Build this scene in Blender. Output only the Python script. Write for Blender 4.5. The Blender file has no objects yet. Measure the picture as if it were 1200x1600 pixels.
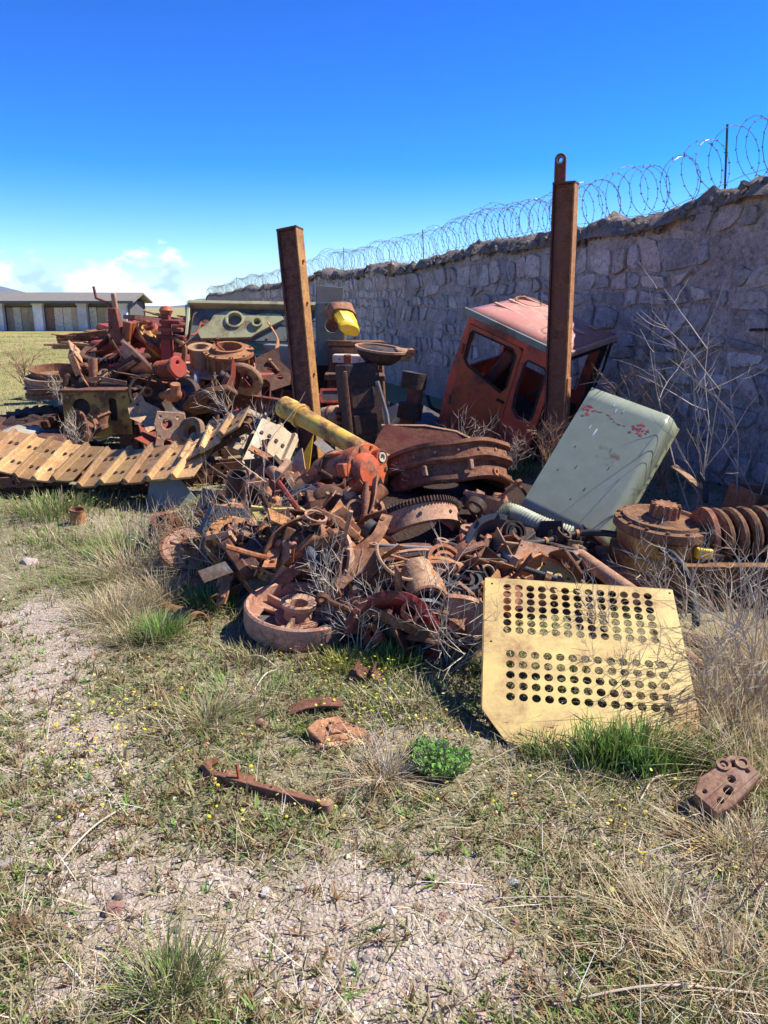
import bpy, bmesh, math, random
import numpy as np
from mathutils import Vector, Matrix, Euler
R = math.radians
rnd = random.Random(7)
C = bpy.context.scene.collection
scene = bpy.context.scene

# ------------------------------------------------------------------ camera, world, sun, exposure
PITCH = R(14.93); FPX = 1200.0; EYE = 1.6
cam_d = bpy.data.cameras.new('camera'); cam = bpy.data.objects.new('camera', cam_d); C.objects.link(cam)
cam.location = (0, 0, EYE); cam.rotation_euler = (R(90)-PITCH, 0, 0)
cam_d.sensor_fit = 'VERTICAL'; cam_d.sensor_height = 24.0; cam_d.lens = 18.0
cam_d.clip_start = 0.05; cam_d.clip_end = 9000
scene.camera = cam
SUN_EL, SUN_AZ = R(51), R(9)            # azimuth measured from +X towards +Y
sd = Vector((math.cos(SUN_EL)*math.cos(SUN_AZ), math.cos(SUN_EL)*math.sin(SUN_AZ), math.sin(SUN_EL)))
world = bpy.data.worlds.new('World'); scene.world = world; world.use_nodes = True
def build_world():
    nt = world.node_tree; N = nt.nodes; L = nt.links; N.clear()
    out = N.new('ShaderNodeOutputWorld'); bg = N.new('ShaderNodeBackground'); bg.inputs['Strength'].default_value = 0.15
    sky = N.new('ShaderNodeTexSky'); sky.sky_type = 'NISHITA'; sky.sun_disc = False
    sky.sun_elevation = SUN_EL; sky.sun_rotation = R(90)-SUN_AZ
    sky.altitude = 1600; sky.air_density = 1.0; sky.dust_density = 0.25; sky.ozone_density = 3.5
    hs = N.new('ShaderNodeHueSaturation'); hs.inputs['Hue'].default_value = 0.513; hs.inputs['Saturation'].default_value = 1.30; hs.inputs['Value'].default_value = 0.35
    gm = N.new('ShaderNodeGamma'); gm.inputs[1].default_value = 1.5; L.new(sky.outputs[0], gm.inputs[0]); L.new(gm.outputs[0], hs.inputs['Color'])
    # low cumulus bank along the horizon
    tc = N.new('ShaderNodeTexCoord'); sx = N.new('ShaderNodeSeparateXYZ'); L.new(tc.outputs['Generated'], sx.inputs[0])
    mp = N.new('ShaderNodeMapping'); mp.inputs['Scale'].default_value = (1, 1, 1.7); mp.inputs['Location'].default_value = (0.35, 0.1, 0)
    L.new(tc.outputs['Generated'], mp.inputs[0])
    n1 = N.new('ShaderNodeTexNoise'); n1.inputs['Scale'].default_value = 15.0; n1.inputs['Detail'].default_value = 9; n1.inputs['Roughness'].default_value = 0.58
    n2 = N.new('ShaderNodeTexNoise'); n2.inputs['Scale'].default_value = 2.2; n2.inputs['Detail'].default_value = 2
    n3 = N.new('ShaderNodeTexNoise'); n3.inputs['Scale'].default_value = 16; n3.inputs['Detail'].default_value = 7
    for n in (n1, n2, n3): L.new(mp.outputs[0], n.inputs['Vector'])
    def math_(op, a, b=None, clamp=False):
        m = N.new('ShaderNodeMath'); m.operation = op; m.use_clamp = clamp
        for i, v in enumerate((a, b)):
            if v is None: continue
            if isinstance(v, (int, float)): m.inputs[i].default_value = v
            else: L.new(v, m.inputs[i])
        return m.outputs[0]
    # the bank's top height varies with direction
    west = math_('MULTIPLY', math_('SUBTRACT', -0.175, sx.outputs[0]), 14.0, True)      # the bank lies over that side of the sky
    top = math_('ADD', math_('MULTIPLY', math_('SUBTRACT', n2.outputs[0], 0.45), 0.10), math_('MULTIPLY_ADD', west, 0.098)); top.node.inputs[1].links[0].from_node.inputs[2].default_value = -0.05
    h = math_('DIVIDE', math_('SUBTRACT', top, sx.outputs[2]), 0.030)
    dens = math_('ADD', h, math_('MULTIPLY', math_('SUBTRACT', n1.outputs[0], 0.47), 9.0))
    low = math_('MULTIPLY', math_('SUBTRACT', sx.outputs[2], -0.004), 60.0, True)
    dens = math_('MULTIPLY', math_('MULTIPLY', dens, 1.1, True), low)
    dens = math_('MULTIPLY', dens, 0.93)
    cr = N.new('ShaderNodeValToRGB'); e = cr.color_ramp.elements
    e[0].position = 0.41; e[0].color = (2.3, 3.6, 5.6, 1); e[1].position = 0.57; e[1].color = (7.0, 7.1, 7.2, 1)
    L.new(n3.outputs[0], cr.inputs[0])
    mix = N.new('ShaderNodeMixRGB'); L.new(dens, mix.inputs[0]); L.new(hs.outputs[0], mix.inputs[1]); L.new(cr.outputs[0], mix.inputs[2])
    L.new(mix.outputs[0], bg.inputs['Color']); L.new(bg.outputs[0], out.inputs[0])
build_world()
sun_d = bpy.data.lights.new('sun', 'SUN'); sun_d.energy = 4.2; sun_d.angle = R(0.53); sun_d.color = (1.0, 0.955, 0.88)
sun = bpy.data.objects.new('sun', sun_d); C.objects.link(sun); sun.rotation_euler = sd.to_track_quat('Z', 'Y').to_euler()
vs = scene.view_settings; vs.view_transform = 'Standard'; vs.look = 'None'; vs.exposure = 1.06; vs.gamma = 1.0; vs.use_curve_mapping = False

# ------------------------------------------------------------------ pixels to places (photo pixels, 1200 x 1600)
cp, sp = math.cos(PITCH), math.sin(PITCH)
def ray(px, py):
    a, b = (px-600)/FPX, (800-py)/FPX
    return Vector((a, cp+b*sp, b*cp-sp))
def G(px, py, z=0.0):                       # where the pixel meets the level z
    d = ray(px, py); return Vector((0, 0, EYE))+d*((z-EYE)/d.z)
def D(px, py, y):                           # the pixel at forward distance y
    d = ray(px, py); return Vector((0, 0, EYE))+d*(y/d.y)
def PX(n, y): return n*y/(FPX*1.02)         # n pixels at forward distance y, in metres
def proj(x, y, z):                          # arrays -> photo pixels
    f = y*cp-(z-EYE)*sp; u = y*sp+(z-EYE)*cp
    return 600+FPX*x/f, 800-FPX*u/f
def basis(o, x, y):
    ex = (x-o).normalized(); n = ex.cross(y-o).normalized(); ey = n.cross(ex)
    return Matrix(((ex.x, ey.x, n.x, o.x), (ex.y, ey.y, n.y, o.y), (ex.z, ey.z, n.z, o.z), (0, 0, 0, 1)))
def TR(loc=(0, 0, 0), rot=(0, 0, 0), s=None):
    m = Matrix.Translation(Vector(loc)) @ Euler([R(a) for a in rot], 'XYZ').to_matrix().to_4x4()
    if s is not None: m = m @ Matrix.Diagonal((*( (s, s, s) if isinstance(s, (int, float)) else s), 1))
    return m
def ZTO(p0, p1):                            # z axis runs from p0 to p1
    p0, p1 = Vector(p0), Vector(p1)
    return Matrix.Translation(p0) @ (p1-p0).to_track_quat('Z', 'Y').to_matrix().to_4x4()

# ------------------------------------------------------------------ materials
MAT = {}
def nodes(name):
    m = bpy.data.materials.new(name); m.use_nodes = True; MAT[name] = m
    nt = m.node_tree; b = nt.nodes['Principled BSDF']
    return m, nt.nodes, nt.links, b
def rgb(c): return (*c, 1) if len(c) == 3 else c
def ramp(N, L, src, stops):
    r = N.new('ShaderNodeValToRGB'); el = r.color_ramp.elements
    while len(el) < len(stops): el.new(0.5)
    for e, (p, c) in zip(el, stops): e.position = p; e.color = rgb(c) if not isinstance(c, float) else (c, c, c, 1)
    L.new(src, r.inputs[0]); return r.outputs[0]
def noise(N, L, vec, scale, detail=6, rough=0.6, dist=0.0):
    n = N.new('ShaderNodeTexNoise'); n.inputs['Scale'].default_value = scale; n.inputs['Detail'].default_value = detail
    n.inputs['Roughness'].default_value = rough; n.inputs['Distortion'].default_value = dist
    L.new(vec, n.inputs['Vector']); return n.outputs[0]
def mixc(N, L, f, a, b, mode='MIX'):
    m = N.new('ShaderNodeMixRGB'); m.blend_type = mode
    for i, v in enumerate((f, a, b)):
        if isinstance(v, (int, float)): m.inputs[i].default_value = v
        elif isinstance(v, tuple): m.inputs[i].default_value = rgb(v)
        else: L.new(v, m.inputs[i])
    return m.outputs[0]
def objvec(N, L):
    tc = N.new('ShaderNodeTexCoord'); oi = N.new('ShaderNodeObjectInfo')
    mu = N.new('ShaderNodeVectorMath'); mu.operation = 'MULTIPLY_ADD'
    cb = N.new('ShaderNodeCombineXYZ')
    for i in range(3): L.new(oi.outputs['Random'], cb.inputs[i])
    mu.inputs[1].default_value = (37, 53, 71); L.new(cb.outputs[0], mu.inputs[0]); L.new(tc.outputs['Object'], mu.inputs[2])
    return mu.outputs[0], oi.outputs['Random']
def bump(N, L, b, h, strength, dist=0.01):
    bp = N.new('ShaderNodeBump'); bp.inputs['Strength'].default_value = strength; bp.inputs['Distance'].default_value = dist
    L.new(h, bp.inputs['Height']); L.new(bp.outputs[0], b.inputs['Normal'])
def worn(name, paint, r1, r2, amount=0.5, scale=6.0, rough=0.75, bmp=0.35, chip=0.06):
    """old paint over rust: amount 0 = all paint, 1 = all rust"""
    m, N, L, b = nodes(name); v, rn = objvec(N, L)
    big = noise(N, L, v, scale, 9, 0.68, 0.3); mid = noise(N, L, v, scale*3.1, 7, 0.7); fine = noise(N, L, v, scale*14, 4, 0.7)
    rust = mixc(N, L, ramp(N, L, mid, [(0.36, 0.0), (0.62, 1.0)]), r1, r2)
    rust = mixc(N, L, ramp(N, L, fine, [(0.42, 0.0), (0.72, 0.75)]), rust, tuple(c*0.38 for c in r1))
    t = 0.70-0.42*amount
    f = ramp(N, L, big, [(max(t-chip, 0), 0.0), (min(t+chip, 1), 1.0)])
    pv = mixc(N, L, ramp(N, L, mid, [(0.35, 0.0), (0.7, 0.6)]), paint, tuple(c*0.72 for c in paint))
    col = mixc(N, L, f, pv, rust)
    vary = N.new('ShaderNodeHueSaturation'); L.new(col, vary.inputs['Color'])
    mr = N.new('ShaderNodeMapRange'); mr.inputs[3].default_value = 0.62; mr.inputs[4].default_value = 1.35; L.new(rn, mr.inputs[0]); L.new(mr.outputs[0], vary.inputs['Value'])
    wn = N.new('ShaderNodeTexWhiteNoise'); wn.noise_dimensions = '1D'; L.new(rn, wn.inputs['W'])
    for k, (lo, hi) in (('Hue', (0.490, 0.512)), ):
        m2 = N.new('ShaderNodeMapRange'); m2.inputs[3].default_value = lo; m2.inputs[4].default_value = hi; L.new(wn.outputs['Value'], m2.inputs[0]); L.new(m2.outputs[0], vary.inputs[k])
    L.new(vary.outputs[0], b.inputs['Base Color'])
    rr = ramp(N, L, f, [(0.0, rough-0.22), (1.0, min(rough+0.12, 0.95))]); L.new(rr, b.inputs['Roughness'])
    b.inputs['Specular IOR Level'].default_value = 0.35
    h = mixc(N, L, 0.5, mid, fine); h = mixc(N, L, 0.35, h, f); bump(N, L, b, h, bmp, 0.012)
    return m
RD1, RD2 = (0.090, 0.038, 0.024), (0.23, 0.10, 0.055)     # dark rust
RO1, RO2 = (0.29, 0.110, 0.045), (0.50, 0.235, 0.095)       # bright rust
worn('rust_dark', (0.06, 0.035, 0.03), RD1, RD2, 0.85)
worn('rust_brown', (0.14, 0.060, 0.036), (0.165, 0.066, 0.036), (0.38, 0.17, 0.088), 0.75)
worn('rust_tan', (0.40, 0.235, 0.14), (0.28, 0.135, 0.078), (0.50, 0.295, 0.17), 0.6)
worn('rust_orange', (0.40, 0.15, 0.05), RO1, RO2, 0.8)
worn('rust_black', (0.028, 0.024, 0.024), (0.045, 0.028, 0.022), (0.13, 0.062, 0.038), 0.55)
worn('red_paint', (0.36, 0.058, 0.032), (0.16, 0.05, 0.03), (0.30, 0.10, 0.05), 0.42, 5.0)
worn('orange_paint', (0.52, 0.098, 0.036), (0.13, 0.05, 0.03), (0.32, 0.10, 0.05), 0.42, 7.0, 0.66)
worn('cab_paint', (0.60, 0.115, 0.050), (0.18, 0.05, 0.03), (0.34, 0.11, 0.06), 0.36, 2.6, 0.62, 0.2)
worn('cab_roof', (0.66, 0.30, 0.21), (0.45, 0.20, 0.11), (0.66, 0.42, 0.30), 0.45, 2.2, 0.6, 0.2, 0.15)  # sunlit pink of the roof put into its paint colour
worn('yellow_paint', (0.62, 0.37, 0.075), (0.20, 0.085, 0.035), (0.40, 0.19, 0.07), 0.45, 5.0, 0.65)
worn('bright_yellow', (0.80, 0.50, 0.03), (0.34, 0.16, 0.05), (0.5, 0.28, 0.08), 0.22, 5.0, 0.6)
worn('cream_paint', (0.54, 0.41, 0.13), (0.25, 0.13, 0.05), (0.42, 0.29, 0.12), 0.37, 4.5, 0.68, 0.2, 0.11)
worn('green_paint', (0.36, 0.385, 0.28), (0.19, 0.20, 0.14), (0.30, 0.17, 0.10), 0.17, 3.0, 0.55, 0.1, 0.03)
worn('olive_paint', (0.47, 0.45, 0.23), (0.22, 0.16, 0.08), (0.34, 0.26, 0.14), 0.30, 3.0, 0.65, 0.2)
worn('grey_green', (0.22, 0.245, 0.205), (0.10, 0.09, 0.07), (0.22, 0.15, 0.10), 0.35, 3.0, 0.65, 0.2)
worn('pale_paint', (0.62, 0.56, 0.43), (0.40, 0.27, 0.15), (0.55, 0.40, 0.25), 0.35, 6.0, 0.7, 0.2, 0.12)
worn('shoe_steel', (0.52, 0.28, 0.105), (0.33, 0.155, 0.065), (0.58, 0.37, 0.18), 0.62, 4.0, 0.62, 0.22, 0.2)
worn('shoe_grey', (0.58, 0.45, 0.28), (0.40, 0.25, 0.13), (0.58, 0.44, 0.28), 0.45, 4.0, 0.6, 0.2, 0.2)
worn('post_rust', (0.17, 0.045, 0.028), (0.125, 0.040, 0.026), (0.27, 0.090, 0.045), 0.55, 5.0, 0.7, 0.25)
worn('post_lit_edge', (0.55, 0.27, 0.06), (0.30, 0.12, 0.045), (0.50, 0.23, 0.07), 0.66, 5.0, 0.6, 0.25)
worn('bare_steel', (0.30, 0.29, 0.28), (0.17, 0.11, 0.08), (0.30, 0.21, 0.16), 0.35, 8.0, 0.55, 0.15)
worn('rubber', (0.030, 0.033, 0.036), (0.05, 0.048, 0.045), (0.10, 0.09, 0.08), 0.30, 8.0, 0.75, 0.1, 0.2)
worn('hose_pale', (0.36, 0.38, 0.27), (0.20, 0.19, 0.13), (0.30, 0.27, 0.18), 0.35, 9.0, 0.75, 0.15, 0.15)
worn('blue_black', (0.035, 0.042, 0.055), (0.05, 0.04, 0.035), (0.12, 0.075, 0.05), 0.35, 5.0, 0.7, 0.2)
worn('white_paint', (0.72, 0.71, 0.66), (0.45, 0.40, 0.33), (0.55, 0.5, 0.42), 0.25, 5.0, 0.7, 0.15, 0.1)
worn('red_mark', (0.50, 0.06, 0.05), (0.38, 0.08, 0.06), (0.42, 0.12, 0.09), 0.2, 9.0, 0.7, 0.05)
worn('deep_black', (0.012, 0.012, 0.013), (0.02, 0.018, 0.017), (0.04, 0.03, 0.028), 0.4, 6.0, 0.8, 0.1)  # even near-black for openings, cores between fins and black parts
worn('wire', (0.21, 0.22, 0.23), (0.16, 0.14, 0.12), (0.25, 0.2, 0.16), 0.4, 6.0, 0.5, 0.05)
worn('plank', (0.50, 0.41, 0.30), (0.34, 0.24, 0.15), (0.52, 0.30, 0.15), 0.5, 1.5, 0.85, 0.2, 0.2)
worn('plaster', (0.74, 0.72, 0.69), (0.36, 0.34, 0.31), (0.5, 0.47, 0.43), 0.35, 1.0, 0.9, 0.15, 0.2)
worn('slate_roof', (0.17, 0.15, 0.12), (0.13, 0.11, 0.085), (0.21, 0.185, 0.15), 0.4, 0.7, 0.9, 0.2, 0.2)
worn('dull_grey', (0.145, 0.14, 0.135), (0.10, 0.09, 0.08), (0.17, 0.15, 0.13), 0.4, 1.0, 0.9, 0.2, 0.2)

def plain_varied(name, stops, rough=0.9, attr=None, trans=0.0):
    m, N, L, b = nodes(name)
    if attr:
        a = N.new('ShaderNodeAttribute'); a.attribute_name = attr; col = a.outputs['Color']
    else:
        v, rn = objvec(N, L); col = ramp(N, L, noise(N, L, v, 11, 5), stops)
    L.new(col, b.inputs['Base Color']); b.inputs['Roughness'].default_value = rough; b.inputs['Specular IOR Level'].default_value = 0.2
    if trans:
        tr = N.new('ShaderNodeBsdfTranslucent'); L.new(col, tr.inputs['Color'])
        mx = N.new('ShaderNodeMixShader'); mx.inputs[0].default_value = trans
        L.new(b.outputs[0], mx.inputs[1]); L.new(tr.outputs[0], mx.inputs[2]); L.new(mx.outputs[0], N['Material Output'].inputs[0])
    return m
plain_varied('blade', None, 0.75, 'tint', 0.3)
plain_varied('pebble', None, 0.9, 'tint')
plain_varied('twig', [(0.3, (0.34, 0.26, 0.18)), (0.5, (0.50, 0.41, 0.30)), (0.7, (0.60, 0.51, 0.40))])
plain_varied('twig_brown', [(0.3, (0.22, 0.12, 0.065)), (0.5, (0.36, 0.22, 0.12)), (0.7, (0.46, 0.32, 0.2))])

def stone_mat(name, a, b_, c, bs=1.0):
    m, N, L, b = nodes(name); v, rn = objvec(N, L)
    n1 = noise(N, L, v, 3.5, 8, 0.65); n2 = noise(N, L, v, 16, 6, 0.7); n3 = noise(N, L, v, 55, 3, 0.6)
    col = ramp(N, L, n1, [(0.3, a), (0.5, b_), (0.72, c)])
    col = mixc(N, L, ramp(N, L, n2, [(0.47, 0.0), (0.70, 0.85)]), col, tuple(x*0.40 for x in a))
    n4 = noise(N, L, v, 30, 5, 0.75, 0.6); col = mixc(N, L, ramp(N, L, n4, [(0.50, 0.0), (0.68, 0.55)]), col, tuple(min(1, x*1.25) for x in c))
    col = mixc(N, L, ramp(N, L, n3, [(0.52, 0.0), (0.75, 0.6)]), col, tuple(x*0.45 for x in a))
    tint = ramp(N, L, rn, [(0.0, (0.70, 0.69, 0.70)), (0.35, (0.95, 0.93, 0.93)), (0.65, (1.10, 0.99, 0.95)), (1.0, (1.32, 1.25, 1.2))])
    col = mixc(N, L, 1.0, col, tint, 'MULTIPLY')
    L.new(col, b.inputs['Base Color']); b.inputs['Roughness'].default_value = 0.95; b.inputs['Specular IOR Level'].default_value = 0.15
    h = mixc(N, L, 0.45, n2, n1); h = mixc(N, L, 0.25, h, n3); bump(N, L, b, h, 0.9, 0.035*bs)
stone_mat('stone', (0.33, 0.275, 0.25), (0.48, 0.41, 0.38), (0.62, 0.55, 0.51), 1.8)
stone_mat('mortar', (0.26, 0.21, 0.19), (0.40, 0.34, 0.31), (0.53, 0.465, 0.43), 2.8)
stone_mat('earth_cap', (0.15, 0.125, 0.105), (0.22, 0.185, 0.155), (0.30, 0.26, 0.22), 1.6)
stone_mat('rock_pale', (0.44, 0.36, 0.31), (0.56, 0.48, 0.42), (0.66, 0.59, 0.53), 0.5)
stone_mat('rock_pink', (0.44, 0.22, 0.16), (0.58, 0.33, 0.25), (0.64, 0.42, 0.34), 0.5)
stone_mat('rock_white', (0.66, 0.68, 0.64), (0.72, 0.74, 0.70), (0.8, 0.8, 0.77), 0.3)
stone_mat('hill_soil', (0.10, 0.10, 0.075), (0.14, 0.13, 0.095), (0.19, 0.17, 0.12), 1.0)

def ground_mat():
    m, N, L, b = nodes('ground_soil')
    tc = N.new('ShaderNodeTexCoord'); v = tc.outputs['Object']
    big = noise(N, L, v, 0.9, 6, 0.6); mid = noise(N, L, v, 5, 6, 0.65); fine = noise(N, L, v, 60, 5, 0.7); vfine = noise(N, L, v, 220, 3, 0.7)
    vo = N.new('ShaderNodeTexVoronoi'); vo.inputs['Scale'].default_value = 95; L.new(v, vo.inputs['Vector'])
    vo2 = N.new('ShaderNodeTexVoronoi'); vo2.inputs['Scale'].default_value = 38; vo2.inputs['Randomness'].default_value = 1; L.new(v, vo2.inputs['Vector'])
    soil = ramp(N, L, mid, [(0.28, (0.29, 0.215, 0.14)), (0.5, (0.43, 0.345, 0.25)), (0.72, (0.53, 0.445, 0.345))])
    grav = mixc(N, L, 0.55, soil, ramp(N, L, vo.outputs['Color'], [(0.15, (0.30, 0.23, 0.165)), (0.5, (0.46, 0.38, 0.30)), (0.85, (0.58, 0.50, 0.42))]))
    grav = mixc(N, L, ramp(N, L, fine, [(0.42, 0.0), (0.75, 0.8)]), grav, (0.30, 0.23, 0.17))
    veg = ramp(N, L, fine, [(0.3, (0.10, 0.10, 0.042)), (0.55, (0.22, 0.20, 0.095)), (0.75, (0.33, 0.28, 0.155))])
    # attribute painted per vertex: how much plant litter covers the soil
    a = N.new('ShaderNodeAttribute'); a.attribute_name = 'cover'
    add = N.new('ShaderNodeMath'); add.operation = 'ADD'; L.new(a.outputs['Fac'], add.inputs[0])
    mm = N.new('ShaderNodeMath'); mm.operation = 'MULTIPLY_ADD'; L.new(mid, mm.inputs[0]); mm.inputs[1].default_value = 1.1; mm.inputs[2].default_value = -0.62
    L.new(mm.outputs[0], add.inputs[1])
    col = mixc(N, L, ramp(N, L, add.outputs[0], [(0.25, 0.0), (0.75, 0.85)]), grav, veg)
    a2 = N.new('ShaderNodeAttribute'); a2.attribute_name = 'field'
    fld = ramp(N, L, noise(N, L, v, 0.35, 7, 0.7), [(0.3, (0.17, 0.165, 0.05)), (0.5, (0.29, 0.255, 0.085)), (0.7, (0.42, 0.34, 0.15))])
    col = mixc(N, L, a2.outputs['Fac'], col, fld)
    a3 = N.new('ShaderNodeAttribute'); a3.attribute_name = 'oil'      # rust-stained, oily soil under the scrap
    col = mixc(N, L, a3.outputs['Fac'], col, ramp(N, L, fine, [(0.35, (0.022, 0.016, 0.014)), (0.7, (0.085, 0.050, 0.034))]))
    L.new(col, b.inputs['Base Color']); b.inputs['Roughness'].default_value = 0.95; b.inputs['Specular IOR Level'].default_value = 0.15
    h = mixc(N, L, 0.4, vo2.outputs['Distance'], fine); h = mixc(N, L, 0.35, h, vo.outputs['Distance']); h = mixc(N, L, 0.2, h, vfine); bump(N, L, b, h, 0.9, 0.022)
ground_mat()
# ------------------------------------------------------------------ shape helpers
class MB:
    def __init__(s): s.v = []; s.f = []
    def add(s, vf, M=None):
        v, f = vf; o = len(s.v)
        s.v += [tuple(M @ Vector(p)) if M is not None else tuple(p) for p in v]
        s.f += [tuple(i+o for i in q) for q in f]; return s
    def mesh(s, name): 
        me = bpy.data.meshes.new(name); me.from_pydata(s.v, [], s.f); return me
def box(sx, sy, sz, c=(0, 0, 0), tx=1.0, ty=1.0):
    x, y, z = sx/2, sy/2, sz/2; v = []
    for k, (a, b_) in ((-1, (1, 1)), (1, (tx, ty))):
        for i, j in ((-1, -1), (1, -1), (1, 1), (-1, 1)): v.append((c[0]+i*x*a, c[1]+j*y*b_, c[2]+k*z))
    return v, [(3, 2, 1, 0), (4, 5, 6, 7), (0, 1, 5, 4), (1, 2, 6, 5), (2, 3, 7, 6), (3, 0, 4, 7)]
def lathe(prof, n=24, loop=False, a0=0.0, a1=360.0):
    """profile of (radius, z) turned round z; loop joins the profile's end to its start"""
    full = abs(a1-a0) >= 359.9; v = []; f = []; m = len(prof); k = n if full else n+1
    for i in range(k):
        a = R(a0+(a1-a0)*i/n); ca, sa = math.cos(a), math.sin(a)
        v += [(r*ca, r*sa, z) for r, z in prof]
    for i in range(n):
        i2 = (i+1) % k
        for j in range(m if loop else m-1):
            j2 = (j+1) % m; f.append((i*m+j, i2*m+j, i2*m+j2, i*m+j2))
    if not loop and full:
        if prof[0][0] > 1e-5: f.append(tuple(i*m for i in range(n))[::-1])
        if prof[-1][0] > 1e-5: f.append(tuple(i*m+m-1 for i in range(n)))
    if loop and not full:
        f.append(tuple(range(m))); f.append(tuple(range((k-1)*m, k*m))[::-1])
    return v, f
def cyl(r, h, n=16, r2=None): return lathe([(r, 0), (r if r2 is None else r2, h)], n)
def pipe(ro, ri, h, n=20, a0=0, a1=360): return lathe([(ri, 0), (ro, 0), (ro, h), (ri, h)], n, True, a0, a1)
def tube(pts, r, n=8):
    pts = [Vector(p) for p in pts]; v = []; f = []; m = len(pts); u = None
    for i, p in enumerate(pts):
        t = (pts[min(i+1, m-1)]-pts[max(i-1, 0)]).normalized()
        if u is None: u = t.orthogonal().normalized()
        else:
            u = u-t*u.dot(t); u = u.normalized() if u.length > 1e-6 else t.orthogonal().normalized()
        w = t.cross(u); rr = r[i] if isinstance(r, (list, tuple)) else r
        v += [p+(u*math.cos(2*math.pi*k/n)+w*math.sin(2*math.pi*k/n))*rr for k in range(n)]
    for i in range(m-1):
        for k in range(n): k2 = (k+1) % n; f.append((i*n+k, i*n+k2, (i+1)*n+k2, (i+1)*n+k))
    f.append(tuple(range(n))[::-1]); f.append(tuple(range((m-1)*n, m*n)))
    return [tuple(p) for p in v], f
def spline(pts, k=6):                       # Catmull-Rom through the points
    P = [Vector(p) for p in pts]; P = [P[0]*2-P[1]]+P+[P[-1]*2-P[-2]]; o = []
    for i in range(1, len(P)-2):
        for j in range(k):
            t = j/k; a, b_, c, d = P[i-1:i+3]
            o.append(0.5*((2*b_)+(c-a)*t+(2*a-5*b_+4*c-d)*t*t+(3*b_-a-3*c+d)*t**3))
    return o+[P[-2]]
def gear(ro, rr, teeth, w, ri, slope=0.3):
    v = []; f = []; n = teeth*4
    for i in range(n):
        t = i % 4; a = 2*math.pi*(i//4+(0.0, 0.22, 0.5, 0.72)[t])/teeth; r = ro if t in (1, 2) else rr
        ca, sa = math.cos(a), math.sin(a)
        v += [(r*ca, r*sa, 0), (r*ca, r*sa, w), (ri*ca, ri*sa, w), (ri*ca, ri*sa, 0)]
    for i in range(n):
        b_ = (i+1) % n
        for j in range(4): j2 = (j+1) % 4; f.append((i*4+j, b_*4+j, b_*4+j2, i*4+j2))
    return v, f
def circ(cx, cy, r, n=16): return [(cx+r*math.cos(2*math.pi*i/n), cy+r*math.sin(2*math.pi*i/n)) for i in range(n)]
def plate(outline, holes, t, name='plate', bevel=0.0):
    """sheet with real holes, in the XY plane, centred on z = 0"""
    cu = bpy.data.curves.new('c', 'CURVE'); cu.dimensions = '2D'; cu.fill_mode = 'BOTH'; cu.extrude = t/2-bevel; cu.bevel_depth = bevel; cu.bevel_resolution = 0
    for poly in [outline]+holes:
        s = cu.splines.new('POLY'); s.points.add(len(poly)-1); s.use_cyclic_u = True
        for p, (x, y) in zip(s.points, poly): p.co = (x, y, 0, 1)
    o = bpy.data.objects.new('c', cu); C.objects.link(o)
    me0 = bpy.data.meshes.new_from_object(o.evaluated_get(bpy.context.evaluated_depsgraph_get()))
    bpy.data.objects.remove(o); bpy.data.curves.remove(cu)
    v = [tuple(p.co) for p in me0.vertices]; f = [tuple(p.vertices) for p in me0.polygons]
    bpy.data.meshes.remove(me0); return v, f
def rrect(w, h, r, cx=0, cy=0, k=4):
    o = []
    for sx, sy, a in ((1, 1, 0), (-1, 1, 90), (-1, -1, 180), (1, -1, 270)):
        for i in range(k+1):
            t = R(a+90*i/k); o.append((cx+sx*(w/2-r)+r*math.cos(t), cy+sy*(h/2-r)+r*math.sin(t)))
    return o
def bend(vf, fn):
    return [tuple(fn(*p)) for p in vf[0]], vf[1]
def strip(pts, w, t, nrm=(0, 0, 1)):         # flat bar following points; w across, t thick
    pts = [Vector(p) for p in pts]; n0 = Vector(nrm); v = []; f = []; m = len(pts)
    for i, p in enumerate(pts):
        tg = (pts[min(i+1, m-1)]-pts[max(i-1, 0)]).normalized(); s = tg.cross(n0).normalized(); u = s.cross(tg).normalized()
        v += [p+s*w/2+u*t/2, p-s*w/2+u*t/2, p-s*w/2-u*t/2, p+s*w/2-u*t/2]
    for i in range(m-1):
        for k in range(4): k2 = (k+1) % 4; f.append((i*4+k, i*4+k2, (i+1)*4+k2, (i+1)*4+k))
    f.append((3, 2, 1, 0)); f.append(tuple(range((m-1)*4, m*4)))
    return [tuple(p) for p in v], f

def obj(name, mb, mat, parent=None, M=None, bevel=0.0, sharp=38, warp=0.0):
    if isinstance(mb, tuple): mb = MB().add(mb)
    me = mb if isinstance(mb, bpy.types.Mesh) else mb.mesh(name)
    if not me.materials:
        me.materials.append(MAT[mat])
        bm = bmesh.new(); bm.from_mesh(me); bmesh.ops.recalc_face_normals(bm, faces=bm.faces)
        if warp:                              # dents: knocked out of true
            for p in bm.verts:
                q = p.co*7.3; p.co += Vector((math.sin(q.y*1.7+q.z+1), math.sin(q.z*1.3+q.x*1.1), math.sin(q.x*1.9+q.y*0.7)))*warp
        bm.to_mesh(me); bm.free()
        for p in me.polygons: p.use_smooth = True
        me.set_sharp_from_angle(angle=R(sharp))
    o = bpy.data.objects.new(name, me); C.objects.link(o)
    if parent: o.parent = parent
    if M is not None: o.matrix_local = M
    if bevel:
        b = o.modifiers.new('edge', 'BEVEL'); b.width = bevel; b.segments = 2; b.limit_method = 'ANGLE'; b.angle_limit = R(40)
    return o
def tag(o, label, cat, group=None, kind=None):
    if label: o['label'] = label
    if cat: o['category'] = cat
    if group: o['group'] = group
    if kind: o['kind'] = kind
    elif 'kind' not in o: o['kind'] = 'thing'
    return o
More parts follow.
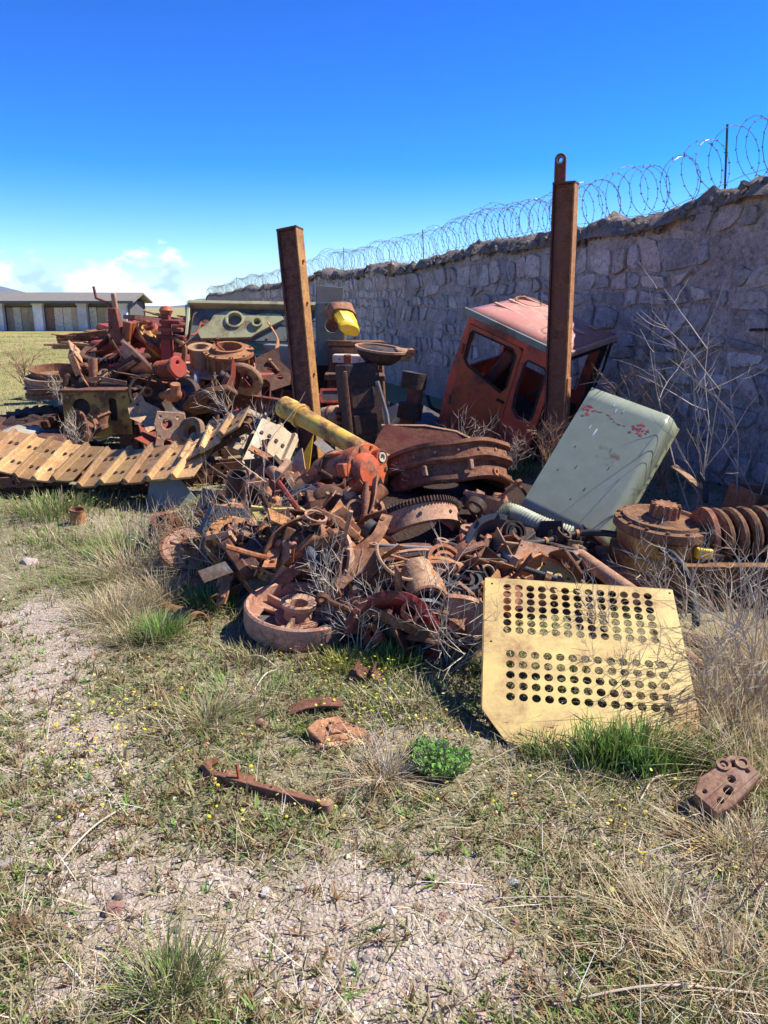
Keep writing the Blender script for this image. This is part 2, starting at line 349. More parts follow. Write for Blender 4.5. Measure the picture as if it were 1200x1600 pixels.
def thing(name, label, cat, M=None, group=None):
    o = bpy.data.objects.new(name, None); C.objects.link(o); o.empty_display_size = 0.1
    if M is not None: o.matrix_world = M
    return tag(o, label, cat, group)
def one(name, mb, mat, label, cat, M=None, group=None, bevel=0.0, warp=0.0, kind=None):
    return tag(obj(name, mb, mat, None, M, bevel, warp=warp), label, cat, group, kind)
def struct(name, mb, mat, M=None):
    o = obj(name, mb, mat, None, M); o['kind'] = 'structure'; return o
def copy_tree(root, M, label=None, parent=None):
    r = root.copy(); C.objects.link(r)
    if parent is None: r.matrix_world = M
    else: r.parent = parent
    if label: r['label'] = label
    for ch in list(root.children): copy_tree(ch, None, None, r)
    return r
def bolts(parent, mat, n, r, z, br=0.012, h=0.012, a0=0, M=None, name='bolt'):
    v = MB().add(cyl(br, h, 6)).mesh(name)
    for i in range(n):
        a = R(a0)+2*math.pi*i/n; m = TR((r*math.cos(a), r*math.sin(a), z))
        obj(name, v, mat, parent, m if M is None else M @ m)
def fast_mesh(name, V, F, tint=None, mat=None, smooth=False):
    """V (n,3) array, F (m,k) array of equal-sized faces"""
    me = bpy.data.meshes.new(name); n = len(V); m, k = F.shape
    me.vertices.add(n); me.vertices.foreach_set('co', V.astype(np.float32).ravel())
    me.loops.add(m*k); me.loops.foreach_set('vertex_index', F.astype(np.int32).ravel())
    me.polygons.add(m); me.polygons.foreach_set('loop_start', np.arange(0, m*k, k, dtype=np.int32))
    try: me.polygons.foreach_set('loop_total', np.full(m, k, dtype=np.int32))
    except Exception: pass
    me.polygons.foreach_set('use_smooth', np.full(m, smooth))
    if tint is not None:
        at = me.attributes.new('tint', 'FLOAT_COLOR', 'POINT'); t4 = np.ones((n, 4), np.float32); t4[:, :3] = tint; at.data.foreach_set('color', t4.ravel())
    me.update(calc_edges=True); me.validate()
    if mat: me.materials.append(MAT[mat])
    return me

# value noise for layout
_g = np.random.default_rng(11).random((256, 256))
def vnoise(x, y):
    xi = np.floor(x).astype(int); yi = np.floor(y).astype(int); fx = x-xi; fy = y-yi
    fx = fx*fx*(3-2*fx); fy = fy*fy*(3-2*fy); g = lambda a, b_: _g[a % 256, b_ % 256]
    return (g(xi, yi)*(1-fx)+g(xi+1, yi)*fx)*(1-fy)+(g(xi, yi+1)*(1-fx)+g(xi+1, yi+1)*fx)*fy
def fbm(x, y, o=4):
    s = 0; a = 0.5
    for i in range(o): s = s+a*vnoise(x*2**i+17*i, y*2**i+5*i); a *= 0.5
    return s

_gl = _g.tolist()
def vn(x, y, o=4):                           # the same noise for single numbers
    s = 0; a = 0.5
    for i in range(o):
        X = x*2**i+17*i; Y = y*2**i+5*i; xi = math.floor(X); yi = math.floor(Y); fx = X-xi; fy = Y-yi; fx = fx*fx*(3-2*fx); fy = fy*fy*(3-2*fy)
        r0 = _gl[xi % 256]; r1 = _gl[(xi+1) % 256]; y0 = yi % 256; y1 = (yi+1) % 256
        s += a*((r0[y0]*(1-fx)+r1[y0]*fx)*(1-fy)+(r0[y1]*(1-fx)+r1[y1]*fx)*fy); a *= 0.5
    return s
# ------------------------------------------------------------------ ground
def heap_h(x, y):                            # soil and rust banked up under the scrap
    e = ((x-0.02)/1.72)**2+((y-5.40)/1.70)**2
    return 0.36*np.clip(1-e, 0, 1)**0.6
def ground_h(x, y):
    near = np.clip(1-np.hypot(x, y)/40, 0, 1)
    return (0.05*(fbm(x*0.9, y*0.9)-0.47)+0.022*(fbm(x*5, y*5, 3)-0.44))*near+heap_h(x, y)
def gz(x, y): return float(ground_h(np.array([x*1.0]), np.array([y*1.0]))[0])
def GG(px, py):                              # pixel onto the uneven ground
    p = G(px, py)
    for _ in range(4): p = G(px, py, gz(p.x, p.y))
    return p
def DH(px, py, off=0.0):                     # pixel onto the heap's surface, then off metres back towards the eye
    d = ray(px, py); t = 2.5
    while t < 12:
        e = 1-((d.x*t-0.02)/1.72)**2-((d.y*t-5.40)/1.70)**2
        if EYE+d.z*t < (0.36*e**0.6 if e > 0 else 0)+0.03: break
        t += 0.01
    return Vector((0, 0, EYE))+d*(t-off)
def ell(X, Y, cx, cy, rx, ry): return np.clip(1.25-np.sqrt(((X-cx)/rx)**2+((Y-cy)/ry)**2), 0, 1)*1.0
def bare(px, py):                            # trodden gravel, 0..1
    b = np.zeros_like(px)
    for e in ((600, 1400, 250, 95), (640, 1540, 270, 120), (120, 1330, 150, 130), (90, 1000, 120, 90), (330, 1390, 170, 80), (150, 1160, 100, 90), (60, 1560, 130, 80), (420, 1500, 120, 120), (170, 1220, 120, 110), (60, 1120, 130, 110), (230, 1450, 200, 100)): b = np.maximum(b, ell(px, py, *e))
    return b
def cover_at(x, y):
    px, py = proj(x, np.maximum(y, 0.4), np.zeros_like(x))
    c = 0.84-0.85*bare(px, py)*np.where(px < 320, 0.72, 1.0)+1.25*(fbm(x*2.6, y*2.6)-0.47)
    return np.clip(c, 0, 1)
def build_ground():
    def axis(lo, hi, step): return np.arange(lo, hi+1e-6, step)
    xs = np.concatenate([-np.geomspace(4000, 9, 34), np.linspace(-8.5, -3.2, 54), axis(-3.1, 3.1, 0.035), np.linspace(3.2, 8.5, 54), np.geomspace(9, 4000, 34)])
    ys = np.concatenate([-np.geomspace(4000, 3, 26), np.linspace(-2.5, 0.9, 20), axis(1.0, 6.6, 0.035), np.linspace(6.66, 14, 110), np.geomspace(14.3, 5000, 60)])
    X, Y = np.meshgrid(xs, ys); Z = ground_h(X, Y)
    V = np.stack([X.ravel(), Y.ravel(), Z.ravel()], 1); w = len(xs); h = len(ys)
    i = np.arange(w*(h-1)).reshape(h-1, w)[:, :-1].ravel(); F = np.stack([i, i+1, i+w+1, i+w], 1)
    me = fast_mesh('ground', V, F, None, 'ground_soil', True)
    cov = cover_at(X.ravel(), Y.ravel())
    a = me.attributes.new('cover', 'FLOAT', 'POINT'); a.data.foreach_set('value', cov.astype(np.float32))
    fl = np.clip((np.hypot(X.ravel(), Y.ravel())-9)/9, 0, 1); a = me.attributes.new('field', 'FLOAT', 'POINT'); a.data.foreach_set('value', fl.astype(np.float32))
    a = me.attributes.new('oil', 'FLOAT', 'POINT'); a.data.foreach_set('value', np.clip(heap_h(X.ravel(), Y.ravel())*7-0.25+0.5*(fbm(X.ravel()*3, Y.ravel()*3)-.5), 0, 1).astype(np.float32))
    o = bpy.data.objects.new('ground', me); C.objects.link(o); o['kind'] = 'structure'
build_ground()

# hills far behind the building
def build_hills():
    mb = MB(); n = 60; v = []; f = []
    for i in range(n+1):
        az = R(-70+80*i/n); d = 3600; t = i/n
        hgt = 195*math.exp(-((t-0.48)/0.09)**2)+5*math.sin(i*0.9)+3*math.sin(i*2.3+1)+9
        for k, (dd, hh) in enumerate(((0, 0), (420, 0.55), (800, 1.0), (1500, 0.3), (1900, 0))):
            v.append((math.sin(az)*(d+dd), math.cos(az)*(d+dd), max(hh*hgt+(6*math.sin(i*3.1+k*2) if 0 < k < 4 else -2), -2)))
    for i in range(n):
        for k in range(4): f.append((i*5+k, (i+1)*5+k, (i+1)*5+k+1, i*5+k+1))
    struct('hills', mb.add((v, f)), 'hill_soil')
build_hills()

# ------------------------------------------------------------------ stone wall with razor wire
WD = Vector((-0.2924, 0.9563, 0)); WN = Vector((-0.9563, -0.2924, 0)); W0 = Vector((3.3, 6.5, 0))
WM = Matrix(((WD.x, WN.x, 0, W0.x), (WD.y, WN.y, 0, W0.y), (0, 0, 1, 0), (0, 0, 0, 1)))   # x along, y out towards the yard
def wall_top(s):
    h = 2.46+0.20*(vn(s*0.9+40, 3.3)-0.45)+0.05*math.sin(s*0.35+1)
    h += 0.10*max(0, math.sin(s*1.1+0.6))**3
    if s < 1.6: h += 0.05*min(1, (1.6-s)/1.2)
    if s > 60: h -= 0.75
    return h
def build_wall():
    root = thing('stone_wall', 'long rubble stone boundary wall with crumbling earth top under razor wire', 'wall', WM)
    ss = list(np.arange(-6, 14, 0.09))+list(np.arange(14, 40, 0.5))+list(np.arange(40, 96, 2.0))
    v = []; f = []; rows = 17
    for i, s in enumerate(ss):
        top = wall_top(s)-0.05
        for j in range(rows):
            z = -0.15+(top+0.15)*j/(rows-1)
            b_ = 0.045*(vn(s*2.3, z*2.3+9)-0.45)-0.014
            v.append((s, b_-0.05*z/2.5, z))
        v.append((s, -0.62, top)); v.append((s, -0.66, -0.15))
    m = rows+2
    for i in range(len(ss)-1):
        for j in range(m-1): f.append((i*m+j, (i+1)*m+j, (i+1)*m+j+1, i*m+j+1))
    obj('mortar_core', (v, f), 'mortar', root, sharp=70)
    # uneven cap of earth and rubble
    v = []; f = []; m = 9
    for i, s in enumerate(ss):
        top = wall_top(s); step = 0.04 if s < 30 else 0.0
        for j in range(m):
            t = j/(m-1); y = 0.02-0.70*t+0.04*math.sin(s*4.3+j)
            lump = (0.20*(vn(s*2.6+j*0.4, j*0.9)-0.38)+0.16*(vn(s*9+3, j*1.7, 3)-0.4))*(1 if 0 < j < m-1 else 0)
            v.append((s, y+0.07*(vn(s*7, j*1.3+7., 3)-.4), top-0.13 if j in (0, m-1) else top-0.05+0.09*math.sin(math.pi*t)+lump))
    for i in range(len(ss)-1):
        for j in range(m-1): f.append((i*m+j, (i+1)*m+j, (i+1)*m+j+1, i*m+j+1))
    obj('earth_cap', (v, f), 'earth_cap', root, sharp=60)
    # rubble: irregular stones between shared, jittered corners
    r = random.Random(3); rest = MB(); cand = []
    def corner_grid(s0, s1, dx):
        zs = [-0.06]
        while zs[-1] < 2.44: zs.append(zs[-1]+r.uniform(0.13, 0.32))
        rows = []
        for z in zs:
            row = []; s = s0
            while s < s1: row.append((s, z)); s += dx
            rows.append(row)
        jit = {}
        for i, row in enumerate(rows):
            for j, (x, z) in enumerate(row): jit[i, j] = (x+r.uniform(-.32, .32)*dx+(dx*0.5 if i % 2 else 0)*0.6, z+r.uniform(-.055, .055) if i else z)
        out = []
        for i in range(len(rows)-1):
            j = 0
            while j < len(rows[i])-1:
                w = 2 if r.random() < 0.30 and j+2 < len(rows[i]) else 1
                out.append([jit[i, j], jit[i, j+w], jit[i+1, j+w], jit[i+1, j]]); j += w
        return out
    def stone_shape(q, d):
        cx = sum(p[0] for p in q)/4; cz = sum(p[1] for p in q)/4; o = []
        for k in range(4):
            a_, b2 = q[k], q[(k+1) % 4]
            for t in (0.0, 0.5):
                x = a_[0]+(b2[0]-a_[0])*t; z = a_[1]+(b2[1]-a_[1])*t
                if t == 0.0: x += (cx-x)*r.uniform(.02, .22); z += (cz-z)*r.uniform(.02, .22)
                else: x += r.uniform(-.02, .02); z += r.uniform(-.02, .02)
                o.append((x-cx, z-cz))
        L0 = max(0.08, min(abs(q[1][0]-q[0][0]), abs(q[3][1]-q[0][1]))); g = 1-min(0.2, r.uniform(0.008, 0.022)*2/L0); tilt = (r.uniform(-.10, .10), r.uniform(-.10, .10)); v = []; f = []
        for sc, dd, jj in ((g, -0.03, 0), (g*0.985, d*0.7, .004), (g*r.uniform(.80, .93), d, .007)):
            v += [(x*sc, dd+x*tilt[0]*(dd > 0)+z*tilt[1]*(dd > 0)+r.uniform(-jj, jj), z*sc) for x, z in o]
        v.append((r.uniform(-.2, .2)*L0, d+r.uniform(-.008, .014), r.uniform(-.2, .2)*L0))
        for k in range(2):
            for i in range(8): i2 = (i+1) % 8; f.append((k*8+i, k*8+i2, (k+1)*8+i2, (k+1)*8+i))
        for i in range(8): f.append((16+i, 16+(i+1) % 8, 24))
        return cx, cz, v, f
    cells = corner_grid(-2.0, 34, 0.27); cells.sort(key=lambda q: q[0][0]); cnt = 0
    for q in cells:
        top = max(p[1] for p in q); s = q[0][0]
        if top > wall_top(s)-0.02: continue
        if min(p[1] for p in q) < 0.5 and s > 1.5: continue           # buried behind the scrap and weeds
        if r.random() < 0.10 + 0.25*(s > 3.5 and top < 1.6): continue  # lost under smeared mortar
        cx, cz, v, f = stone_shape(q, r.choice((r.uniform(.006, .02), r.uniform(.015, .05))))
        M = TR((cx, -0.055*cz/2.5, cz))
        if cnt < 298: obj('stone', (v, f), 'stone', root, M, sharp=22); cnt += 1
        else: rest.add((v, f), M)
    o = obj('far_stones', rest, 'stone', root, sharp=22); o['kind'] = 'stuff'
    variants = [stone_shape([(-.5, -.5), (.5, -.5), (.5, .5), (-.5, .5)], 1.0)[2:] for _ in range(14)]
    STONE = Matrix.Identity(4)
    cap = MB()                                     # rubble bedded in the earth cap
    for i in range(420):
        s = -3+r.random()**1.6*30; z = wall_top(s)-r.uniform(0.02, 0.16)
        cap.add(variants[r.randrange(14)], TR((s, r.uniform(-.1, .03), z), (r.uniform(-25, 60), r.uniform(-30, 30), r.uniform(-30, 30))) @ STONE @ Matrix.Diagonal((r.uniform(.04, .17), r.uniform(.02, .05), r.uniform(.04, .10), 1)))
    o = obj('cap_rubble', cap, 'earth_cap', root, sharp=50); o['kind'] = 'stuff'
    # thin black strip standing in for the shade of a crack
    obj('crack_strip', box(0.42, 0.05, 0.022, (0, 0, 0), 0.9, 1.0), 'rust_black', root, TR((0.15, 0.012, 1.42), (0, 3, 0)), bevel=0.006, warp=0.004)
build_wall()
def build_wire():
    root = thing('razor_wire', 'coiled galvanised razor wire strung along the top of the stone wall', 'razor wire', WM)
    rr = random.Random(5)
    for c, (ph, pitch) in enumerate(((0.0, 0.30), (2.4, 0.43))):
        pts = []; s = -5.0; a = ph
        while s < 90:
            rad = 0.31*(1+0.10*math.sin(s*1.9+c*2)+0.06*math.sin(s*5.1))
            cz = wall_top(s)+0.27+0.03*math.sin(s*0.8+c)
            pts.append((s+0.06*math.sin(a*0.5+c), -0.30+rad*math.cos(a), cz+rad*math.sin(a)))
            st = 0.32 if s < 16 else 0.6
            p_ = pitch*(1+0.25*math.sin(s*0.7+c))
            a += st; s += p_*st/(2*math.pi)
        mb = MB().add(tube(pts, 0.0032, 4)); o = obj('coil', mb, 'wire', root)
        bb = MB()
        for i in range(2, len(pts)-2):
            if pts[i][0] > 13: break
            p = Vector(pts[i]); t = (Vector(pts[i+1])-p).normalized()
            for sg in (-1, 1):
                q = t.to_track_quat('X', 'Z').to_matrix().to_4x4()
                bb.add(box(0.008, 0.026, 0.0012), Matrix.Translation(p) @ q @ TR((0, 0, 0), (rr.uniform(0, 180), 0, sg*30)))
        b = obj('barbs', bb, 'wire', o); b['kind'] = 'stuff'
    obj('strand', tube([(s, -0.30+0.02*math.sin(s), wall_top(s)+0.12+0.03*math.sin(s*1.7)) for s in np.arange(-5, 60, 0.5)], 0.003, 4), 'wire', root)
    for i, s in enumerate((-2.6, 1.25, 4.0, 9.6, 16.0, 23, 31, 41, 52)):
        h = wall_top(s)
        m = MB().add(box(0.014, 0.014, 0.80, (0, 0, 0.26))).add(box(0.03, 0.004, 0.014, (0.01, 0, 0.42)))
        obj('picket', m, 'rust_black', root, TR((s, -0.30, h), (rr.uniform(-3, 3), rr.uniform(-5, 3), 0)))
build_wire()
def hang_tin():
    s = 10.6
    M = WM @ TR((s, 0.05, 2.32))
    t = thing('rusty_tin', 'small dented pinkish tin caught on top of the stone wall', 'tin', M)
    obj('shell', box(0.17, 0.12, 0.26, (0, 0, 0.02), 0.9, 0.9), 'rust_tan', t, bevel=0.012, warp=0.01); obj('folded_flap', box(0.10, 0.02, 0.10, (-0.10, 0.03, 0.12)), 'pale_paint', t, TR(rot=(10, 20, 0)))
hang_tin()

# ------------------------------------------------------------------ long low building at the end of the yard
def build_barn():
    y0 = 55.0; xr = D(204, 500, y0).x
    M = TR((xr, y0, 0), (0, 0, 2.0))
    b = thing('long_shed', 'long low shed with pale pilasters, plank infill and grey slab roof', 'building', M)
    Lh = 44.0
    obj('back_wall', box(Lh, 0.2, 2.05, (-Lh/2, 4.0, 1.0)), 'dull_grey', b)
    obj('end_wall', box(0.2, 3.6, 2.05, (-0.15, 2.0, 1.0)), 'dull_grey', b)
    rf = MB(); v = [(-Lh, -0.55, 2.02), (0.45, -0.55, 2.02), (0.45, 2.1, 2.62), (-Lh, 2.1, 2.62), (-Lh, 4.6, 2.02), (0.45, 4.6, 2.02)]
    vv = v+[(x, y, z-0.14) for x, y, z in v]
    rf.add((vv, [(0, 1, 2, 3), (3, 2, 5, 4), (6, 9, 8, 7), (9, 10, 11, 8), (0, 6, 7, 1), (4, 5, 11, 10), (1, 7, 8, 2), (2, 8, 11, 5), (0, 3, 9, 6), (3, 4, 10, 9)]))
    r = obj('roof', rf, 'slate_roof', b)
    obj('fascia', box(Lh, 0.05, 0.16, (-Lh/2+0.4, -0.58, 1.93)), 'dull_grey', r)
    rr = random.Random(4); x = -0.5; i = 0
    pil = MB().add(box(0.62, 0.42, 1.9, (0, 0, 0.95))).add(box(0.74, 0.5, 0.12, (0, 0, 1.87))).mesh('pilaster'); colr = ['plaster', 'white_paint', 'plaster']
    while x > -Lh+2:
        m2 = pil.copy() if i < 3 else pil
        obj('pilaster', pil, 'plaster', b, TR((x, 0.0, -0.05)))
        bay = rr.uniform(2.6, 3.1)
        if x > -24:
            k = 4; pw = (bay-0.62)/k
            for j in range(k):
                obj('plank_panel', box(pw-0.03, 0.06, 1.62, (x-0.31-pw*(j+0.5), 0.35+rr.uniform(-.03, .03), 0.78)), rr.choice(['plank', 'plank', 'pale_paint', 'rust_tan', 'plank']), b, TR(rot=(rr.uniform(-1.5, 1.5), 0, 0)))
            obj('lintel', box(bay-0.6, 0.25, 0.22, (x-bay/2-0.0, 0.42, 1.76)), 'dull_grey', b)
        else: obj('infill', box(bay-0.6, 0.2, 1.9, (x-bay/2, 0.4, 0.9)), 'plank', b)
        x -= bay; i += 1
build_barn()
# ------------------------------------------------------------------ upright steel posts
def channel_post(name, label, base, top, w, d, roll, face_mat, edge_mat, lug=False, strap=False):
    M = ZTO(base, top); L_ = (Vector(top)-Vector(base)).length
    ax = M.to_3x3() @ Vector((0, 0, 1)); xr = Vector((math.cos(R(roll)), math.sin(R(roll)), 0)); xr = (xr-ax*xr.dot(ax)).normalized(); yr = ax.cross(xr)
    M = Matrix(((xr.x, yr.x, ax.x, base[0]), (xr.y, yr.y, ax.y, base[1]), (xr.z, yr.z, ax.z, base[2]), (0, 0, 0, 1)))
    t = thing(name, label, 'steel post', M)
    o = obj('web', box(w-0.03, 0.016, L_+0.3, (0, -d*0.18, L_/2-0.15)), face_mat, t, bevel=0.003)
    for sx, mt in ((-1, face_mat), (1, edge_mat)):  # sun-side flange takes a brighter colour for its lit look
        obj('flange', box(0.015, d, L_+0.3, (sx*(w/2-0.0075), 0, L_/2-0.15)), mt, t, bevel=0.004)
    for sx in (-1, 1): obj('flange_lip', box(0.05, 0.012, L_+0.29, (sx*(w/2-0.042), d/2-0.008, L_/2-0.15)), face_mat, t, bevel=0.003)
    obj('end_cap', box(w+0.004, d+0.004, 0.02, (0, 0, L_+0.01)), face_mat, t, bevel=0.004)
    if lug:
        out = [(-.045, 0), (.045, 0), (.045, .22)]+[(.045*math.cos(R(a)), .22+.045*math.sin(R(a))) for a in range(20, 180, 20)]+[(-.045, .22)]
        pl = plate(out, [circ(0, .215, .02, 12)], 0.03, bevel=0.003)
        lg = obj('lifting_lug', pl, face_mat, t, TR((-w/2+0.05, -d*0.18, L_-0.02), (90, 0, 0)))
        obj('pin_ring', pipe(0.032, 0.02, 0.045, 14), 'bare_steel', lg, TR((0, .215, -0.0225)))
        obj('edge_strap', box(0.012, d*0.8, L_*0.36, (w/2+0.007, 0, L_*0.2)), 'rust_orange', t, bevel=0.003)
        for k in range(5): obj('weld_bead', tube([(w/2+0.012, -d*0.3+0.02*math.sin(k), L_*0.1+k*0.13), (w/2+0.012, d*0.2, L_*0.1+k*0.13+0.01)], 0.006, 5), 'rust_dark', t)
    if strap:
        for k, z in enumerate((0.55, 1.05, 1.62, 1.95)): obj('bolt', cyl(0.014, 0.02, 6), 'rust_orange', t, TR((w/2, 0.0, L_*z/2.2), (0, 90, 0)))
        obj('cross_tab', box(w*0.7, 0.02, 0.05, (0, -d*0.18-0.018, L_*0.18)), 'rust_brown', t, bevel=0.003)
    return t
pr = D(884, 289, 7.0); channel_post('steel_post', 'upright dark red rusted steel post with a lifting lug on top', (D(868, 700, 7.0).x, 7.0, 0.0), tuple(pr), 0.19, 0.14, -27, 'post_rust', 'rust_orange', lug=True)
pt = D(453, 361, 6.9); pb = D(486, 700, 6.6); channel_post('leaning_post', 'leaning brown steel channel post with a worn edge coloured sunlit yellow', tuple(pb+(pb-pt)*0.26), tuple(pt), 0.19, 0.13, -22, 'rust_dark', 'post_lit_edge', strap=True)
# wedge-shaped yellow gusset at the leaning post's foot
def foot_gusset():
    a, b_, c = D(489, 682, 6.35), D(480, 758, 6.25), D(448, 758, 6.25)
    M = basis(c, b_, a); loc = [tuple((M.inverted() @ p)[:2]) for p in (c, b_, a)]
    one('steel_gusset', plate(loc, [], 0.03, bevel=0.004), 'bright_yellow', 'narrow yellow triangular gusset plate at the foot of the leaning post', 'gusset', M)
    a, b_ = D(495, 688, 6.3), D(548, 735, 5.9)
    one('flat_bar', strip([a, b_], 0.07, 0.012, (0, -1, 0.4)), 'pale_paint', 'pale flat bar running from the leaning post to the orange gearbox', 'bar')
foot_gusset()

# ------------------------------------------------------------------ tractor cab tipped against the wall
def build_cab():
    ex = Vector((0.74, -0.60, -0.36)).normalized(); ez = Vector((0.20, -0.35, 1.0)); ez = (ez-ex*ez.dot(ex)).normalized(); ey = ez.cross(ex)
    o = D(735, 492, 8.15)                                   # upper corner of the door side
    M = Matrix(((ex.x, ey.x, ez.x, o.x), (ex.y, ey.y, ez.y, o.y), (ex.z, ey.z, ez.z, o.z), (0, 0, 0, 1)))
    Lx, Ly, Lz = 1.10, 1.00, 1.32
    t = thing('tractor_cab', 'tilted orange-red tractor cab with empty windows leaning by the stone wall', 'vehicle cab', M)
    # door side: x 0..Lx, z -Lz..0 in the plane y = 0
    win = [(0.10, -0.13), (0.60, -0.12), (0.655, -0.17), (0.655, -0.52), (0.61, -0.60), (0.14, -0.50), (0.075, -0.44), (0.075, -0.16)]
    quart = [(0.80, -0.16), (0.99, -0.16), (1.03, -0.20), (1.03, -0.70), (0.99, -0.76), (0.86, -0.76), (0.79, -0.70), (0.77, -0.55), (0.77, -0.20)]
    PZ = Matrix(((1, 0, 0, 0), (0, 0, 1, 0), (0, 1, 0, 0), (0, 0, 0, 1)))
    side = plate([(0.0, 0), (Lx, 0), (Lx, -Lz), (-0.04, -Lz), (-0.06, -0.75), (-0.03, -0.4)], [[(0.03, -0.07), (0.715, -0.07), (0.715, -1.22), (0.03, -1.22)], quart], 0.04, bevel=0.006)
    obj('side_panel', side, 'cab_paint', t, PZ)
    dr = obj('door', plate([(0.04, -0.08), (0.66, -0.08), (0.705, -0.12), (0.705, -1.21), (0.04, -1.21)], [win], 0.035, bevel=0.006), 'cab_paint', t, TR((0, -0.012, 0)) @ PZ)
    for (pl, nm) in ((win, 'window_gasket'), ):
        obj(nm, tube([(x, -0.032, z) for x, z in pl+pl[:1]], 0.010, 6), 'rubber', dr, PZ.inverted() @ TR((0, 0.012, 0)))
    obj('window_gasket', tube([(x, -0.024, z) for x, z in quart+quart[:1]], 0.010, 6), 'rubber', t)
    obj('handle', box(0.09, 0.03, 0.022), 'deep_black', dr, PZ.inverted() @ TR((0.64, -0.03, -0.68)), bevel=0.005)
    for z in (-0.35, -0.95): obj('hinge', cyl(0.014, 0.10, 8), 'rust_dark', t, TR((0.035, -0.035, z-0.05)))
    # roof: domed, with a lip and pressed ribs
    n = 8; v = []; f = []
    for i in range(n+1):
        for j in range(n+1):
            a, b_ = i/n, j/n; x, y = -0.05+(Lx+0.10)*a, -0.05+(Ly+0.13)*b_
            e = min(a, 1-a, b_, 1-b_); v.append((x, y, 0.045+0.065*min(1, e*6)+0.03*math.sin(math.pi*a)*math.sin(math.pi*b_)))
    for i in range(n):
        for j in range(n): f.append((i*(n+1)+j, (i+1)*(n+1)+j, (i+1)*(n+1)+j+1, i*(n+1)+j+1))
    rf = obj('roof', (v, f), 'cab_roof', t, sharp=50)
    s = rf.modifiers.new('thick', 'SOLIDIFY'); s.thickness = 0.02
    obj('gutter', box(Lx+0.12, 0.035, 0.07, (Lx/2, -0.045, 0.035)), 'grey_green', rf, bevel=0.008)
    obj('gutter', box(0.035, Ly+0.12, 0.06, (Lx+0.045, Ly/2+0.02, 0.035)), 'cab_roof', rf, bevel=0.008)
    for y in (0.28, 0.55, 0.82): obj('rib', box(Lx*0.86, 0.045, 0.02, (Lx/2, y, 0.122)), 'cab_roof', rf, bevel=0.008)
    obj('hatch_ring', lathe([(0.13, 0), (0.15, 0), (0.15, 0.03), (0.13, 0.03)], 20, True), 'rust_tan', rf, TR((0.22, 0.72, 0.105)))
    # far side and the two ends
    fs = plate([(0, 0), (Lx, 0), (Lx, -Lz), (0, -Lz)], [[(0.10, -0.12), (0.95, -0.12), (0.95, -0.66), (0.10, -0.66)]], 0.03, bevel=0.004)
    obj('far_side_panel', fs, 'cab_paint', t, TR((0, Ly, 0)) @ PZ)
    YZ = Matrix(((0, 0, 1, 0), (1, 0, 0, 0), (0, 1, 0, 0), (0, 0, 0, 1)))
    obj('rear_panel', plate([(0, 0), (Ly, 0), (Ly, -Lz), (0, -Lz)], [rrect(0.72, 0.5, 0.06, Ly/2, -0.36)], 0.03, bevel=0.004), 'cab_paint', t, TR((0.0, 0, 0)) @ YZ)
    obj('windscreen_frame', plate([(0, 0), (Ly, 0), (Ly, -Lz), (0, -Lz)], [rrect(Ly-0.14, 0.86, 0.05, Ly/2, -0.50)], 0.035, bevel=0.004), 'deep_black', t, TR((Lx, 0, 0)) @ YZ)
    obj('dash_panel', box(0.25, Ly-0.1, 0.30, (Lx-0.18, Ly/2, -0.92)), 'deep_black', t, bevel=0.02)
    obj('floor', box(Lx, Ly, 0.04, (Lx/2, Ly/2, -Lz+0.03)), 'rust_dark', t)
    # torn seat squab leaning inside
    obj('seat', box(0.50, 0.46, 0.12), 'deep_black', t, TR((0.46, 0.50, -0.92), (0, 8, 0)), bevel=0.03)
    obj('backrest', box(0.13, 0.50, 0.62), 'post_rust', t, TR((0.30, 0.52, -0.58), (0, 24, 0)), bevel=0.03)
    obj('steering_wheel', lathe([(0.19+0.013*math.cos(R(a)), 0.013*math.sin(R(a))) for a in range(0, 360, 60)], 24, True), 'rubber', t, TR((0.80, 0.5, -0.62), (0, -40, 0)))
    obj('mirror_stay', tube([(Lx+0.05, 0.98, 0.02), (Lx+0.06, 1.0, -0.3), (Lx+0.0, 0.98, -0.9)], 0.014, 6), 'deep_black', t)
build_cab()

